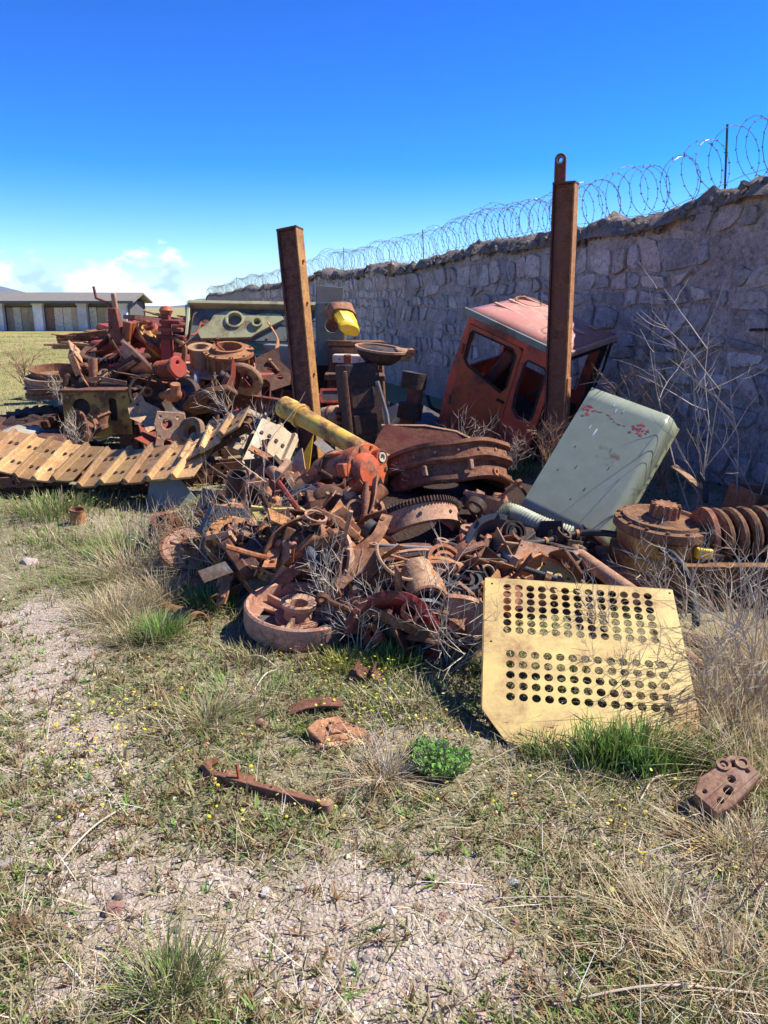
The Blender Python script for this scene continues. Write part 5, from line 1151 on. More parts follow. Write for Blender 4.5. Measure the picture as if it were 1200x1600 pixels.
    obj('cross_stay', box(W2-0.06, 0.04, 0.02, (W2/2, 0.465, -0.0135)), 'yellow_paint', w, bevel=0.002)
right_side()

# ------------------------------------------------------------------ wheel and pieces at the heap's foot
def front_pieces():
    c = D(465, 958, 3.66)
    w = thing('crawler_idler', 'tan rusted crawler idler wheel lying flat with a raised hub', 'idler', TR(c-Vector((0, 0, 0.06)), (6, 3, 20)))
    obj('rim', lathe([(0.245, 0.0), (0.27, -0.005), (0.276, 0.02), (0.276, 0.105), (0.266, 0.115), (0.252, 0.11), (0.248, 0.05)], 56, True), 'rust_tan', w)
    kid = []
    for k in range(3):
        a0 = k*120+20; kid.append([(0.20*math.cos(R(a)), 0.20*math.sin(R(a))) for a in range(a0, a0+81, 10)]+[(0.115*math.cos(R(a)), 0.115*math.sin(R(a))) for a in range(a0+76, a0, -14)])
    obj('web', plate(circ(0, 0, 0.249, 48), kid, 0.018, bevel=0.003), 'rust_tan', w, TR((0, 0, 0.035)))
    obj('hub', lathe([(0.048, -0.01), (0.085, -0.01), (0.078, 0.03), (0.070, 0.09), (0.088, 0.105), (0.092, 0.128), (0.078, 0.135), (0.048, 0.12)], 32, True), 'rust_tan', w)
    for k in range(3): obj('rib', box(0.15, 0.02, 0.05, (0.155, 0, 0.06)), 'rust_tan', w, TR(rot=(0, 0, k*120+0)), bevel=0.005)
    obj('soil', lathe([(0, 0.012), (0.15, 0.018), (0.243, 0.0)], 20), 'earth_cap', w)
    # pipe stubs in the grass
    a, b_ = D(252, 953, 4.0), D(312, 972, 3.72)
    w = thing('pipe_stub', 'orange-brown pipe stub lying in green grass', 'pipe', ZTO(a, b_)); obj('shell', pipe(0.052, 0.046, (b_-a).length, 24), 'rust_orange', w); obj('seam', box(0.006, 0.012, (b_-a).length*0.96, (0.052, 0, (b_-a).length/2)), 'rust_brown', w)
    a, b_ = D(290, 912, 4.25), D(325, 922, 4.1)
    w = thing('pipe_elbow', 'short brown pipe elbow at the edge of the heap beside dry grass', 'pipe', Matrix.Translation(a)); obj('bend', tube(spline([(0, 0, 0), (0.07, -0.05, 0.02), (0.15, -0.08, -0.03)], 6), 0.048, 16), 'rust_brown', w); obj('collar', lathe([(0.04, 0), (0.058, 0), (0.058, 0.025), (0.04, 0.025)], 18, True), 'rust_tan', w, ZTO((-0.01, 0, 0), (0.06, -0.04, 0.02)))
    # tan flanged wheel in dry weeds
    c = DH(300, 846, 0.16)
    w = thing('weed_wheel', 'tan slotted wheel disc tipped up among dry weeds', 'wheel disc', TR(c-Vector((0, 0, 0.05)), (26, 14, 0), 0.78))
    sl = [[((0.15+0.035*s)*math.cos(R(a+o)), (0.15+0.035*s)*math.sin(R(a+o))) for (s, o) in ((-1, -6), (1, -6), (1, 6), (-1, 6))] for a in range(0, 360, 45)]
    obj('disc', plate(circ(0, 0, 0.24, 40), sl+[circ(0, 0, 0.07, 20)], 0.03, bevel=0.004), 'rust_tan', w)
    obj('flange', pipe(0.25, 0.225, 0.08, 40), 'rust_brown', w, TR((0, 0, -0.06))); obj('hub', pipe(0.10, 0.06, 0.12, 22), 'rust_orange', w, TR((0, 0, -0.05)))
    c = D(262, 828, 5.0); w = thing('gear_cluster', 'cluster of small brown gears among dry weeds', 'gears', TR(c, (40, -20, 10)))
    for k, (r_, z) in enumerate(((0.12, 0), (0.09, 0.05), (0.06, 0.1))): obj('gear', gear(r_, r_*0.86, 18, 0.045, 0.03), 'rust_brown', w, TR((0, 0, z)))
    # cylinder head at lower right
    c = GG(1128, 1262)
    w = thing('valve_block', 'rusty drilled valve block lying alone in the dry grass', 'valve block', TR(c+Vector((0, 0, 0.062)), (16, -14, 28)))
    holes = [circ(-.07, -.03, .014, 12), circ(.07, .035, .016, 12), circ(.03, .045, .012, 12), circ(-.02, -.02, .02, 12), circ(.02, .0, .016, 12), circ(.085, -.01, .01, 10), circ(-.085, .02, .011, 10)]
    obj('top', plate([(-.11, -.05), (-.05, -.06), (.04, -.05), (.11, -.04), (.115, .03), (.09, .06), (.0, .055), (-.06, .06), (-.115, .03)], holes, 0.035, bevel=0.004), 'rust_tan', w, TR((0, 0, 0.03)), warp=0.003)
    obj('body', plate([(-.105, -.045), (.04, -.045), (.105, -.035), (.11, .03), (.085, .055), (-.105, .03)], [rrect(.05, .03, .01, 0.05, 0), circ(-.05, 0, .018, 12)], 0.07, bevel=0.004), 'rust_brown', w, TR((0, 0, -0.023)), warp=0.003)
    for x, y in ((.045, .05), (.1, .02)): obj('boss', pipe(0.024, 0.014, 0.014, 14), 'rust_tan', w, TR((x, y, 0.042)))
    # flat bar on the ground
    a, b_ = GG(338, 1222), GG(510, 1268)
    w = thing('hook_bar', 'rusty steel bar with a hooked end lying on the ground', 'bar', Matrix.Translation((a+b_)/2))
    A, B = a-(a+b_)/2, b_-(a+b_)/2
    obj('bar', strip([A+Vector((0, 0, 0.02)), B+Vector((0, 0, 0.018))], 0.026, 0.036, (0, 0, 1)), 'rust_dark', w, bevel=0.003); obj('foot_plate', box(0.11, 0.05, 0.008), 'rust_brown', w, Matrix.Translation(A.lerp(B, 0.2)+Vector((0, 0.03, 0.018))) @ TR(rot=(6, 0, -20)), bevel=0.002)
    obj('hook', tube(spline([A+Vector((0, 0, 0.02)), A+Vector((-0.035, 0.03, 0.03)), A+Vector((-0.05, 0.07, 0.02)), A+Vector((-0.02, 0.10, 0.02))], 5), 0.016, 8), 'rust_brown', w)
    obj('bolt', tube([A.lerp(B, 0.22)+Vector((0, 0, 0.03)), A.lerp(B, 0.20)+Vector((0, 0.01, 0.085))], 0.006, 6), 'red_paint', w); obj('round_end', cyl(0.022, 0.034, 16), 'rust_tan', w, Matrix.Translation(B+Vector((0, 0, 0.003))))
    # flat rusted castings in the grass
    c = GG(522, 1150)
    w = thing('cast_cover', 'flat pinkish rusted cast cover lying in short grass', 'cover', TR(c+Vector((0, 0, 0.012)), (10, 6, 24)))
    obj('plate', plate([(-.07, -.05), (.10, -.05), (.12, -.02), (.07, .03), (.05, .08), (-.05, .07), (-.10, .03)], [circ(0.0, .045, .014, 10)], 0.03, bevel=0.004), 'rust_brown', w); obj('rail', box(0.20, 0.035, 0.03, (.02, -.06, -.008)), 'rust_tan', w, bevel=0.006); obj('pad', box(0.07, 0.05, 0.012, (.01, .0, .02)), 'rust_brown', w, bevel=0.003)
    one('sheet_scrap', strip([(-.10, 0, 0), (-.03, 0, .02), (.05, 0, .015), (.12, 0, 0)], 0.07, 0.006), 'rust_brown', 'thin brown sheet scrap behind the cast cover', 'sheet', TR(GG(488, 1112)+Vector((0, 0, .02)), (0, 0, 10)), warp=0.006)
    c = GG(572, 1062); w = thing('saddle_clamp', 'small rusted saddle clamp in the grass below the idler wheel', 'clamp', TR(c+Vector((0, 0, 0.02)), (8, 0, -12)))
    obj('saddle', lathe([(0.035, -0.04), (0.045, -0.04), (0.045, 0.04), (0.035, 0.04)], 10, True, 0, 180), 'rust_dark', w, TR((0, 0, 0.0), (90, 0, 0)) @ TR(rot=(0, 0, 180)) @ TR((0, -0.05, 0)));  obj('base', box(0.16, 0.07, 0.016), 'rust_tan', w, bevel=0.003)
front_pieces()

# ------------------------------------------------------------------ the heap: small pieces, copied
def heap_small():
    r = random.Random(77); protos = []
    mats = ['rust_dark', 'rust_black', 'rust_brown', 'rust_dark', 'rust_tan', 'rust_black', 'blue_black', 'rust_brown', 'rust_orange']
    def P(name, cat, lab, parts):
        w = thing(name, lab, cat, TR((0, 0, -50)), 'small scrap in the heap')
        for nm, vf, mt, M, bv in parts: obj(nm, vf, mt, w, M, bevel=bv)
        protos.append(w)
    for mt in ('rust_dark', 'rust_brown'):
        cn = '{c}'; 'two of each kind'
        if mt == 'rust_dark': P('pipe_piece', 'pipe', f'short {cn} rusted pipe with a flange in the scrap heap', [('shell', pipe(0.05, 0.043, 0.26, 18), mt, None, 0), ('flange', pipe(0.085, 0.045, 0.018, 18), mt, None, 0)])
        P('track_link', 'track link', f'loose {cn} rusted track link in the scrap heap', [('body', plate([(-.13, -.05), (-.04, -.075), (.10, -.06), (.14, 0), (.11, .05), (.03, .04), (-.08, .06), (-.13, .03)], [circ(-.09, 0, .028, 12), circ(.09, 0, .028, 12)], 0.05, bevel=0.006), mt, None, 0), ('bushing', pipe(0.04, 0.026, 0.09, 14), mt, TR((.09, 0, -.03)), 0)])
        P('bracket', 'bracket', f'bent {cn} rusted angle bracket in the scrap heap', [('foot', plate(rrect(.20, .12, .015), [circ(-.05, 0, .014, 10), circ(.05, 0, .014, 10)], .012, bevel=.002), mt, None, 0), ('upright', plate([(-.10, 0), (.10, 0), (.07, .13), (-.05, .16)], [circ(0, .08, .02, 10)], .012, bevel=.002), mt, TR((0, .06, 0), (80, 0, 0)), 0)])
        P('bent_strip', 'strip', f'twisted {cn} rusted steel strip in the scrap heap', [('strip', strip(spline([(-.28, 0, .02), (-.1, .05, .07), (.1, -.03, .04), (.3, .02, .1)], 6), .06, .008), mt, None, 0), ('rivet', cyl(.012, .014, 6), mt, TR((-.24, 0, .03)), 0)])
        P('torn_sheet', 'sheet', f'torn crumpled {cn} rusted sheet in the scrap heap', [('sheet', bend(plate([(-.22, -.12), (-.05, -.17), (.12, -.10), (.25, -.14), (.19, .08), (.05, .15), (-.10, .09), (-.24, .13)], [circ(.08, .02, .03, 10)], .008), lambda x, y, z: (x, y, z+.25*x*x-.9*x*y+.4*y*y)), mt, None, 0), ('fold', strip([(-.22, -.12, .0), (-.05, -.17, .0), (.12, -.10, -.0)], .008, .05), mt, None, 0)])
    P('small_gear', 'gear', 'small {c} rusted gear wheel in the scrap heap', [('gear', gear(.11, .094, 24, .04, .035), 'rust_black', None, 0), ('hub', pipe(.055, .03, .075, 18), 'rust_brown', TR((0, 0, -.015)), 0)])
    P('flange_ring', 'ring', 'bolted {c} rusted flange ring in the scrap heap', [('ring', lathe([(.09, 0), (.14, 0), (.14, .025), (.11, .03), (.11, .07), (.09, .07)], 28, True), 'rust_brown', None, 0)]+[('bolt', cyl(.010, .012, 6), 'rust_tan', TR((.127*math.cos(R(a)), .127*math.sin(R(a)), .025)), 0) for a in range(0, 360, 45)])
    P('finned_barrel', 'cylinder barrel', 'finned {c} rusted cylinder barrel in the scrap heap', [('barrel', pipe(.06, .048, .2, 20), 'rust_black', None, 0)]+[('fin', pipe(.095, .058, .008, 20), 'rust_dark', TR((0, 0, .03+i*.025)), 0) for i in range(6)])
    P('connecting_rod', 'connecting rod', '{c} rusted connecting rod in the scrap heap', [('shank', box(.2, .03, .022, (0, 0, 0), 1, 1), 'rust_tan', None, .004), ('big_end', pipe(.055, .036, .04, 18), 'rust_tan', TR((.14, 0, -.02)), 0), ('small_end', pipe(.034, .02, .034, 16), 'rust_tan', TR((-.12, 0, -.017)), 0)])
    P('valve_cover', 'cover', 'cast {c} rusted valve cover in the scrap heap', [('shell', box(.30, .15, .08, (0, 0, 0), .85, .75), 'rust_black', None, .015), ('cap', cyl(.03, .03, 14), 'rust_tan', TR((.07, 0, .04)), 0), ('lip', plate(rrect(.33, .18, .03), [], .012), 'rust_dark', TR((0, 0, -.04)), 0)])
    P('axle_shaft', 'shaft', 'stepped {c} rusted shaft in the scrap heap', [('shaft', lathe([(0, -.22), (.022, -.22), (.022, -.1), (.034, -.1), (.034, .06), (.026, .06), (.026, .2), (.016, .2), (.016, .26), (0, .26)], 16), 'rust_brown', None, 0), ('spline', gear(.04, .034, 16, .05, .01), 'bare_steel', TR((0, 0, -.02)), 0)])
    P('bolt_stud', 'stud', 'loose {c} rusted stud in the scrap heap', [('shank', cyl(.012, .15, 8), 'rust_tan', None, 0), ('nut', cyl(.024, .02, 6), 'pale_paint', TR((0, 0, .12)), 0)])
    P('bell_housing', 'housing', 'broken {c} rusted bell housing in the scrap heap', [('bell', lathe([(.07, 0), (.09, 0), (.11, .05), (.17, .12), (.19, .12), (.19, .14), (.16, .14), (.10, .07), (.07, .03)], 26, True, 0, 285), 'rust_brown', None, 0), ('boss', pipe(.04, .022, .06, 14), 'rust_brown', TR((-.13, .02, .09)), 0)]+[('bolt', cyl(.011, .014, 6), 'rust_tan', TR((.18*math.cos(R(a)), .18*math.sin(R(a)), .14)), 0) for a in range(15, 280, 40)])
    P('coil_spring', 'spring', 'loose {c} rusted coil spring in the scrap heap', [('coil', tube([(.05*math.cos(t), .05*math.sin(t), .24*t/(2*math.pi*6)) for t in np.linspace(0, 2*math.pi*6, 84)], .010, 6), 'rust_dark', None, 0)])
    P('ribbed_casting', 'casting', 'ribbed {c} rusted casting with an oval port in the scrap heap', [('shell', plate([(-.2, -.1), (-.08, -.15), (.1, -.13), (.21, -.04), (.19, .1), (.06, .16), (-.12, .14), (-.22, .05)], [rrect(.14, .09, .04, .03, .0), circ(-.14, 0, .022, 10), circ(.15, .05, .02, 10)], .05, bevel=.008), 'rust_brown', None, 0), ('rib', box(.3, .018, .05, (0, .1, .04)), 'rust_brown', None, .004), ('rib', box(.26, .018, .05, (0, -.1, .04)), 'rust_brown', None, .004), ('neck', pipe(.05, .036, .09, 18), 'rust_brown', TR((-.1, .0, .02), (30, 0, 0)), 0)])
    P('hub_disc', 'disc', 'dished {c} rusted hub disc in the scrap heap', [('disc', lathe([(.03, .05), (.07, .05), (.09, .01), (.17, 0), (.185, .02), (.185, .035), (.16, .015), (.1, .03), (.08, .065), (.03, .065)], 28, True), 'rust_dark', None, 0)]+[('stud', cyl(.010, .04, 6), 'rust_dark', TR((.13*math.cos(R(a)), .13*math.sin(R(a)), .01)), 0) for a in range(0, 360, 60)])
    P('long_rod', 'rod', 'long bent {c} rusted rod in the scrap heap', [('rod', tube(spline([(-.38, 0, 0), (-.1, .03, .03), (.15, -.02, .0), (.4, .05, .05)], 5), .013, 7), 'rust_dark', None, 0), ('eye', pipe(.032, .016, .022, 14), 'rust_dark', TR((-.40, 0, -.011)), 0)])
    spots = []; base_l = []
    def inside(px, py):
        poly = ((345, 800), (430, 740), (520, 770), (640, 700), (800, 745), (840, 800), (960, 850), (980, 905), (745, 930), (735, 1015), (560, 1010), (545, 905), (400, 905), (345, 890))
        c = False; j = len(poly)-1
        for i in range(len(poly)):
            (xi, yi), (xj, yj) = poly[i], poly[j]
            if (yi > py) != (yj > py) and px < (xj-xi)*(py-yi)/(yj-yi)+xi: c = not c
            j = i
        return c
    ex = ((585, 725, 785, 858), (628, 700, 880, 965), (595, 815, 690, 792), (478, 630, 685, 782), (765, 900, 785, 845), (395, 505, 790, 838), (755, 985, 825, 855), (895, 985, 860, 915), (800, 905, 860, 905), (565, 640, 860, 915), (360, 572, 895, 1020))
    n = 0
    while n < 262:
        px, py = r.uniform(290, 985), r.uniform(720, 1018)
        if not inside(px, py): continue
        if any(a-14 <= px <= b_+14 and c-12 <= py <= d+26 for a, b_, c, d in ex[:2]) or (any(a <= px <= b_ and c <= py <= d for a, b_, c, d in ex) and r.random() < 0.95): continue
        spots.append((px, DH(px, py, r.uniform(0.0, 0.09)))); n += 1
    for k in range(34):                       # and in the gaps behind
        px, py = r.choice(((r.uniform(595, 690), r.uniform(640, 690)), (r.uniform(495, 560), r.uniform(655, 700)), (r.uniform(330, 440), r.uniform(720, 790))))
        spots.append((px, DH(px, py, r.uniform(0.0, 0.2))))
    mach = len(spots)
    oc = ((302, 500, 470, 536), (312, 408, 515, 590), (118, 222, 598, 672), (165, 205, 470, 545), (240, 290, 470, 560), (250, 318, 650, 700), (205, 318, 565, 650))
    for k in range(90):                       # fittings strewn over the dismantled crawler
        px = r.uniform(120, 440); py = r.uniform(max(505, 560-(px-120)*0.4) if px < 260 else 520, 600) if r.random() < 0.7 else r.uniform(600, 690)
        if any(a <= px <= b_ and c <= py <= d for a, b_, c, d in oc) and r.random() < 0.9: continue
        spots.append((px, D(px, py, 9.45-0.010*(py-560) if py < 600 else 8.9-0.006*(py-600))))
    WTS = [{'pipe_piece': .8, 'coil_spring': .15, 'finned_barrel': .3, 'torn_sheet': 1.8, 'ribbed_casting': 2.2, 'bracket': 1.2, 'bent_strip': 1.4, 'bell_housing': 1.2, 'bolt_stud': .5, 'long_rod': 1.6}.get(p.name.split('.')[0], 1.0) for p in protos]
    PAL = [('rust_dark', 'dark')]*4+[('rust_black', 'black')]*4+[('rust_brown', 'brown')]*4+[('rust_tan', 'tan')]*4+[('rust_orange', 'orange')]*4+[('blue_black', 'blue-black')]*2+[('red_paint', 'red')]
    PAL2 = [('red_paint', 'red')]*4+[('rust_brown', 'brown')]*4+[('rust_orange', 'orange')]*4+[('rust_dark', 'dark')]*3+[('rust_black', 'black')]*2+[('rust_tan', 'tan')]*3+[('yellow_paint', 'yellow')]
    marks = [('beside the idler wheel', (465, 930)), ('beside the yellow guard panel', (760, 950)), ('under the drum shell', (700, 790)), ('under the green sheet', (850, 830)), ('below the orange gearbox', (540, 790)), ('near the pale track shoes', (410, 760)), ('by the slotted wheel disc', (320, 850)), ('round the wide pipe', (640, 930)), ('by the arched bracket', (450, 840)), ('near the hub housing', (950, 880)), ('among the black hoses', (760, 860)), ('by the ring gear', (620, 830)), ('on the red crawler frame', (330, 590)), ('around the yellow housing', (170, 640)), ('by the pulley wheels', (260, 640)), ('near the control columns', (220, 530)), ('behind the yellow arm', (520, 660)), ('beside the black engine block', (630, 650))]
    for i, (px, p) in enumerate(spots):
        pk = i if i < len(protos) else r.choices(range(len(protos)), WTS)[0]; pr_ = protos[pk]; s = r.uniform(0.7, 1.3)*(1.0 if i < mach else 1.15); q = proj(p.x, p.y, p.z)
        mk = min(marks, key=lambda m: (m[1][0]-q[0])**2+(m[1][1]-q[1])**2)[0]
        M = TR((p.x, p.y, p.z+r.uniform(-0.01, 0.03)), (r.uniform(-65, 65), r.uniform(-65, 65), r.uniform(0, 360)), s)
        if i < len(protos): pr_.matrix_world = M; o = pr_; base_l.append(pr_['label'])
        else: o = copy_tree(pr_, M)
        mt, cn = r.choice(PAL if i < mach else PAL2)
        for ch in o.children:
            if ch.type == 'MESH' and ch.material_slots:
                ch.material_slots[0].link = 'OBJECT'; ch.material_slots[0].material = MAT[mt]
        o['label'] = base_l[pk].format(c=cn).replace('in the scrap heap', mk)
heap_small()
# ------------------------------------------------------------------ ground cover
rg = np.random.default_rng(42)
def scatter(n, y0, y1, margin=60, power=1.0, left=None):
    """random ground points, roughly even in the picture's ground area, kept to the view plus a margin"""
    u = rg.random(n); 
    if power == 1.0: y = y0*(y1/y0)**u
    else: y = y0+(y1-y0)*u**power
    half = (600+margin)/FPX*(y*cp+1.6*sp)*1.02
    x = (rg.random(n)*2-1)*half
    return x, y
def blades(x, y, h, lean, wdt, tint, z0=None, az=None, droop=0.5):
    n = len(x); z = ground_h(x, y) if z0 is None else z0
    az = rg.random(n)*2*np.pi if az is None else az
    dx, dy = np.cos(az), np.sin(az); sx, sy = -dy, dx; 
    V = np.zeros((n, 7, 3)); k = 0
    for i, t in enumerate((0.0, 0.4, 0.75)):
        out = lean*h*(t+droop*t*t)*0.75; up = h*(t-0.28*droop*lean*t*t)*np.cos(np.minimum(lean, 1.4)*0.75)
        w = wdt*(1-0.55*t)/2
        for s in (-1, 1): V[:, k, 0] = x+dx*out+s*sx*w; V[:, k, 1] = y+dy*out+s*sy*w; V[:, k, 2] = z+up; k += 1
    out = lean*h*(1+droop)*0.75; V[:, 6, 0] = x+dx*out; V[:, 6, 1] = y+dy*out; V[:, 6, 2] = z+h*(1-0.28*droop*lean)*np.cos(np.minimum(lean, 1.4)*0.75)
    b = (np.arange(n)*7)[:, None]
    F = np.concatenate([b+np.array([[0, 1, 3]]), b+np.array([[0, 3, 2]]), b+np.array([[2, 3, 5]]), b+np.array([[2, 5, 4]]), b+np.array([[4, 5, 6]])])
    return V.reshape(-1, 3), F, np.repeat(tint, 7, axis=0)
def palette(n, cols, jit=0.18):
    c = np.array(cols)[rg.integers(0, len(cols), n)]; return np.clip(c*(1+jit*rg.standard_normal((n, 1)))*(1+0.06*rg.standard_normal((n, 3))), 0.01, 0.9)
STRAW = [(0.54, 0.43, 0.25), (0.46, 0.35, 0.19), (0.62, 0.52, 0.34), (0.40, 0.28, 0.14), (0.56, 0.48, 0.33)]
GREEN = [(0.15, 0.25, 0.05), (0.19, 0.31, 0.065), (0.24, 0.34, 0.09), (0.12, 0.20, 0.05)]
OLIVE = [(0.24, 0.235, 0.10), (0.30, 0.275, 0.13), (0.19, 0.195, 0.075), (0.36, 0.31, 0.16)]
BROWN = [(0.26, 0.15, 0.075), (0.34, 0.20, 0.10), (0.22, 0.13, 0.07)]
def stuff(name, parts, label, cat, mat='blade'):
    V = []; F = []; T = []; o = 0
    for v, f, t in parts: V.append(v); F.append(f+o); T.append(t); o += len(v)
    me = fast_mesh(name, np.concatenate(V), np.concatenate(F), np.concatenate(T), mat)
    ob = bpy.data.objects.new(name, me); C.objects.link(ob); return tag(ob, label, cat, None, 'stuff')
def on_heap(px, py): return (py < 1000) & (px > 390) & (py > 600)
def keep_cover(x, y, lo=0.25, gain=1.6):
    c = cover_at(x, y); return rg.random(len(x)) < np.clip((c-lo)*gain, 0, 1)
def ground_cover():
    # dry short grass
    x, y = scatter(74000, 1.25, 9.5); k = keep_cover(x, y, 0.05, 0.85) | (rg.random(len(x)) < 0.16); px, py = proj(x, y, 0*x); k &= ~(on_heap(px, py) & (heap_h(x, y) > 0.05)); x, y = x[k], y[k]; n = len(x)
    px, py = proj(x, y, 0*x); hv = 0.25+1.5*fbm(x*1.3+5, y*1.3)**1.3
    h = rg.gamma(2.6, 0.0105, n)*hv+0.006; dry = blades(x, y, h, rg.uniform(0.25, 1.7, n), rg.uniform(0.0016, 0.0036, n)*(1+y*0.12), palette(n, STRAW+STRAW+OLIVE), droop=0.7)
    stuff('dry_grass', [dry], 'short dry straw grass covering the trodden yard', 'dry grass')
    # low green-olive plants: rosettes of small leaves
    x, y = scatter(30000, 1.25, 9.5); f = fbm(x*1.7+31, y*1.7+8); k = (keep_cover(x, y, 0.05, 1.0) | (rg.random(len(x)) < 0.18)) & (rg.random(len(x)) < np.clip((f-0.33)*5, 0.12, 1)); px, py = proj(x, y, 0*x); k &= ~(on_heap(px, py) & (heap_h(x, y) > 0.05)); x, y = x[k], y[k]; n = len(x)
    m = 6; xx = np.repeat(x, m)+rg.normal(0, 0.007, n*m); yy = np.repeat(y, m)+rg.normal(0, 0.007, n*m)
    hh = np.repeat(rg.gamma(4, 0.0055, n)+0.006, m)*rg.uniform(0.6, 1.3, n*m); tt = np.repeat(palette(n, OLIVE+OLIVE+GREEN[1:3]+BROWN), m, axis=0)
    ros = blades(xx, yy, hh, rg.uniform(0.3, 1.5, n*m), rg.uniform(0.003, 0.0075, n*m)*(1+np.repeat(y, m)*0.06), tt, droop=0.3)
    stuff('low_weeds', [ros], 'low olive green weeds and withered leaves on the ground', 'weeds')
    # yellow flowers
    cx = []; cy = []
    for (a, b_, rx, ry, q) in ((110, 1180, 130, 90, 130), (200, 1110, 110, 70, 90), (540, 1060, 110, 60, 140), (640, 1140, 130, 60, 90), (150, 785, 140, 25, 130), (900, 1240, 250, 70, 60), (480, 1290, 120, 30, 22), (1050, 1330, 150, 60, 40), (330, 1230, 180, 80, 40)):
        for _ in range(q):
            p = G(a+rg.normal()*rx*0.5, b_+rg.normal()*ry*0.5); cx.append(p.x); cy.append(p.y)
    x, y = np.array(cx), np.array(cy); n = len(x); z = ground_h(x, y); h = rg.uniform(0.02, 0.06, n)*(1+0.12*y)
    stems = blades(x, y, h, np.full(n, 0.12), np.full(n, 0.0016), palette(n, OLIVE), droop=0.0)
    a = np.arange(6)/6*2*np.pi; r_ = rg.uniform(0.0035, 0.006, n)*(1+0.06*y); tx = rg.normal(0, .35, n); ty = rg.normal(-.2, .35, n)
    V = np.zeros((n, 7, 3)); V[:, :6, 0] = x[:, None]+r_[:, None]*np.cos(a); V[:, :6, 1] = y[:, None]+r_[:, None]*np.sin(a); V[:, :6, 2] = (z+h)[:, None]+r_[:, None]*(np.cos(a)*tx[:, None]+np.sin(a)*ty[:, None]); V[:, 6] = np.stack([x, y, z+h+0.0015], 1)
    b = (np.arange(n)*7)[:, None]; F = np.concatenate([b+np.array([[i, (i+1) % 6, 6]]) for i in range(6)])
    stuff('yellow_flowers', [stems, (V.reshape(-1, 3), F, np.repeat(palette(n, [(0.80, 0.62, 0.05), (0.75, 0.66, 0.16)], 0.08), 7, axis=0))], 'scattered tiny yellow wildflowers in the grass', 'wildflowers')
    # stalks lying about
    x, y = scatter(1900, 1.25, 7.0); k = keep_cover(x, y, 0.1, 1.5) | (rg.random(len(x)) < 0.2); px, py = proj(x, y, 0*x); k &= ~on_heap(px, py); x, y = x[k], y[k]; n = len(x)
    st = blades(x, y, rg.uniform(0.04, 0.17, n), rg.uniform(1.1, 1.95, n), rg.uniform(0.0018, 0.0035, n), palette(n, [(0.62, 0.54, 0.40), (0.52, 0.42, 0.27), (0.68, 0.62, 0.5)]), z0=ground_h(x, y)+0.004, droop=0.12)
    stuff('fallen_straw', [st], 'pale broken straw stalks lying across the ground', 'straw')
    # far field
    x, y = scatter(44000, 9.0, 46, 80, 1.0); k = (x < -0.5-0.16*y) | ((x < 2.5-0.27*y) & (y < 14)); x, y = x[k], y[k]; n = len(x)
    fg = blades(x, y, rg.uniform(0.02, 0.075, n), rg.uniform(0.2, 1.3, n), rg.uniform(0.006, 0.012, n)*(y/9)**0.8, palette(n, OLIVE+STRAW[:2]+GREEN[:1]+[(0.34, 0.33, 0.10)]))
    stuff('field_grass', [fg], 'patchy yellow green grass field in front of the long shed', 'grass')
    # pebbles and gravel
    x, y = scatter(46000, 1.2, 6.2); c = cover_at(x, y); k = rg.random(len(x)) < np.clip(1.0-c*0.95, 0.06, 1); px, py = proj(x, y, 0*x); k &= ~on_heap(px, py); x, y = x[k], y[k]; n = len(x); s = np.minimum(rg.gamma(1.5, 0.0019, n)+0.0014, 0.014)
    base = np.array([(1, 0, 0), (0, 1, 0), (-1, 0, 0), (0, -1, 0), (0, 0, 1), (0, 0, -1)], float)
    az = rg.random(n)*6.28; ca, sa = np.cos(az), np.sin(az); V = np.zeros((n, 6, 3)); jit = rg.uniform(0.55, 1.25, (n, 6))
    for i in range(6):
        bx, by, bz = base[i]; V[:, i, 0] = x+s*jit[:, i]*(bx*ca-by*sa)+s*.25*rg.normal(size=n)*abs(bz); V[:, i, 1] = y+s*jit[:, i]*(bx*sa+by*ca); V[:, i, 2] = ground_h(x, y)+s*(0.25+0.75*bz*jit[:, i]*0.8)
    b = (np.arange(n)*6)[:, None]; F = np.concatenate([b+np.array([t]) for t in ((0, 1, 4), (1, 2, 4), (2, 3, 4), (3, 0, 4), (1, 0, 5), (2, 1, 5), (3, 2, 5), (0, 3, 5))])
    stuff('gravel', [(V.reshape(-1, 3), F, np.repeat(palette(n, [(0.46, 0.38, 0.30), (0.53, 0.45, 0.37), (0.38, 0.30, 0.23), (0.46, 0.34, 0.26), (0.57, 0.50, 0.42), (0.34, 0.27, 0.21)], 0.15), 6, axis=0))], 'fine pinkish gravel scattered over the bare ground', 'gravel', 'pebble')
ground_cover()

# ------------------------------------------------------------------ rocks one can pick out
def rock(name, px, py, size, mat, label, group=None, flat=0.65, seed=0):
    r = random.Random(seed*13+5); bm = bmesh.new(); bmesh.ops.create_icosphere(bm, subdivisions=2, radius=1)
    ph = [r.uniform(0, 6) for _ in range(6)]; cuts = [(Vector((r.uniform(-1, 1), r.uniform(-1, 1), r.uniform(-.3, 1))).normalized(), r.uniform(0.5, 0.85)) for _ in range(7)]
    for v in bm.verts:
        for n_, d in cuts:
            e = v.co.dot(n_)-d
            if e > 0: v.co -= n_*e*0.9
        v.co *= 1+0.08*math.sin(v.co.x*5+ph[0])*math.sin(v.co.y*4+ph[1])
    me = bpy.data.meshes.new(name); bm.to_mesh(me); bm.free(); c = GG(px, py)
    o = obj(name, me, mat, None, TR((c.x, c.y, c.z+size*flat*0.35), (r.uniform(-12, 12), r.uniform(-12, 12), r.uniform(0, 360)), (size*r.uniform(.9, 1.25), size*r.uniform(.75, 1), size*flat)), sharp=25)
    return tag(o, label, 'rock', group)
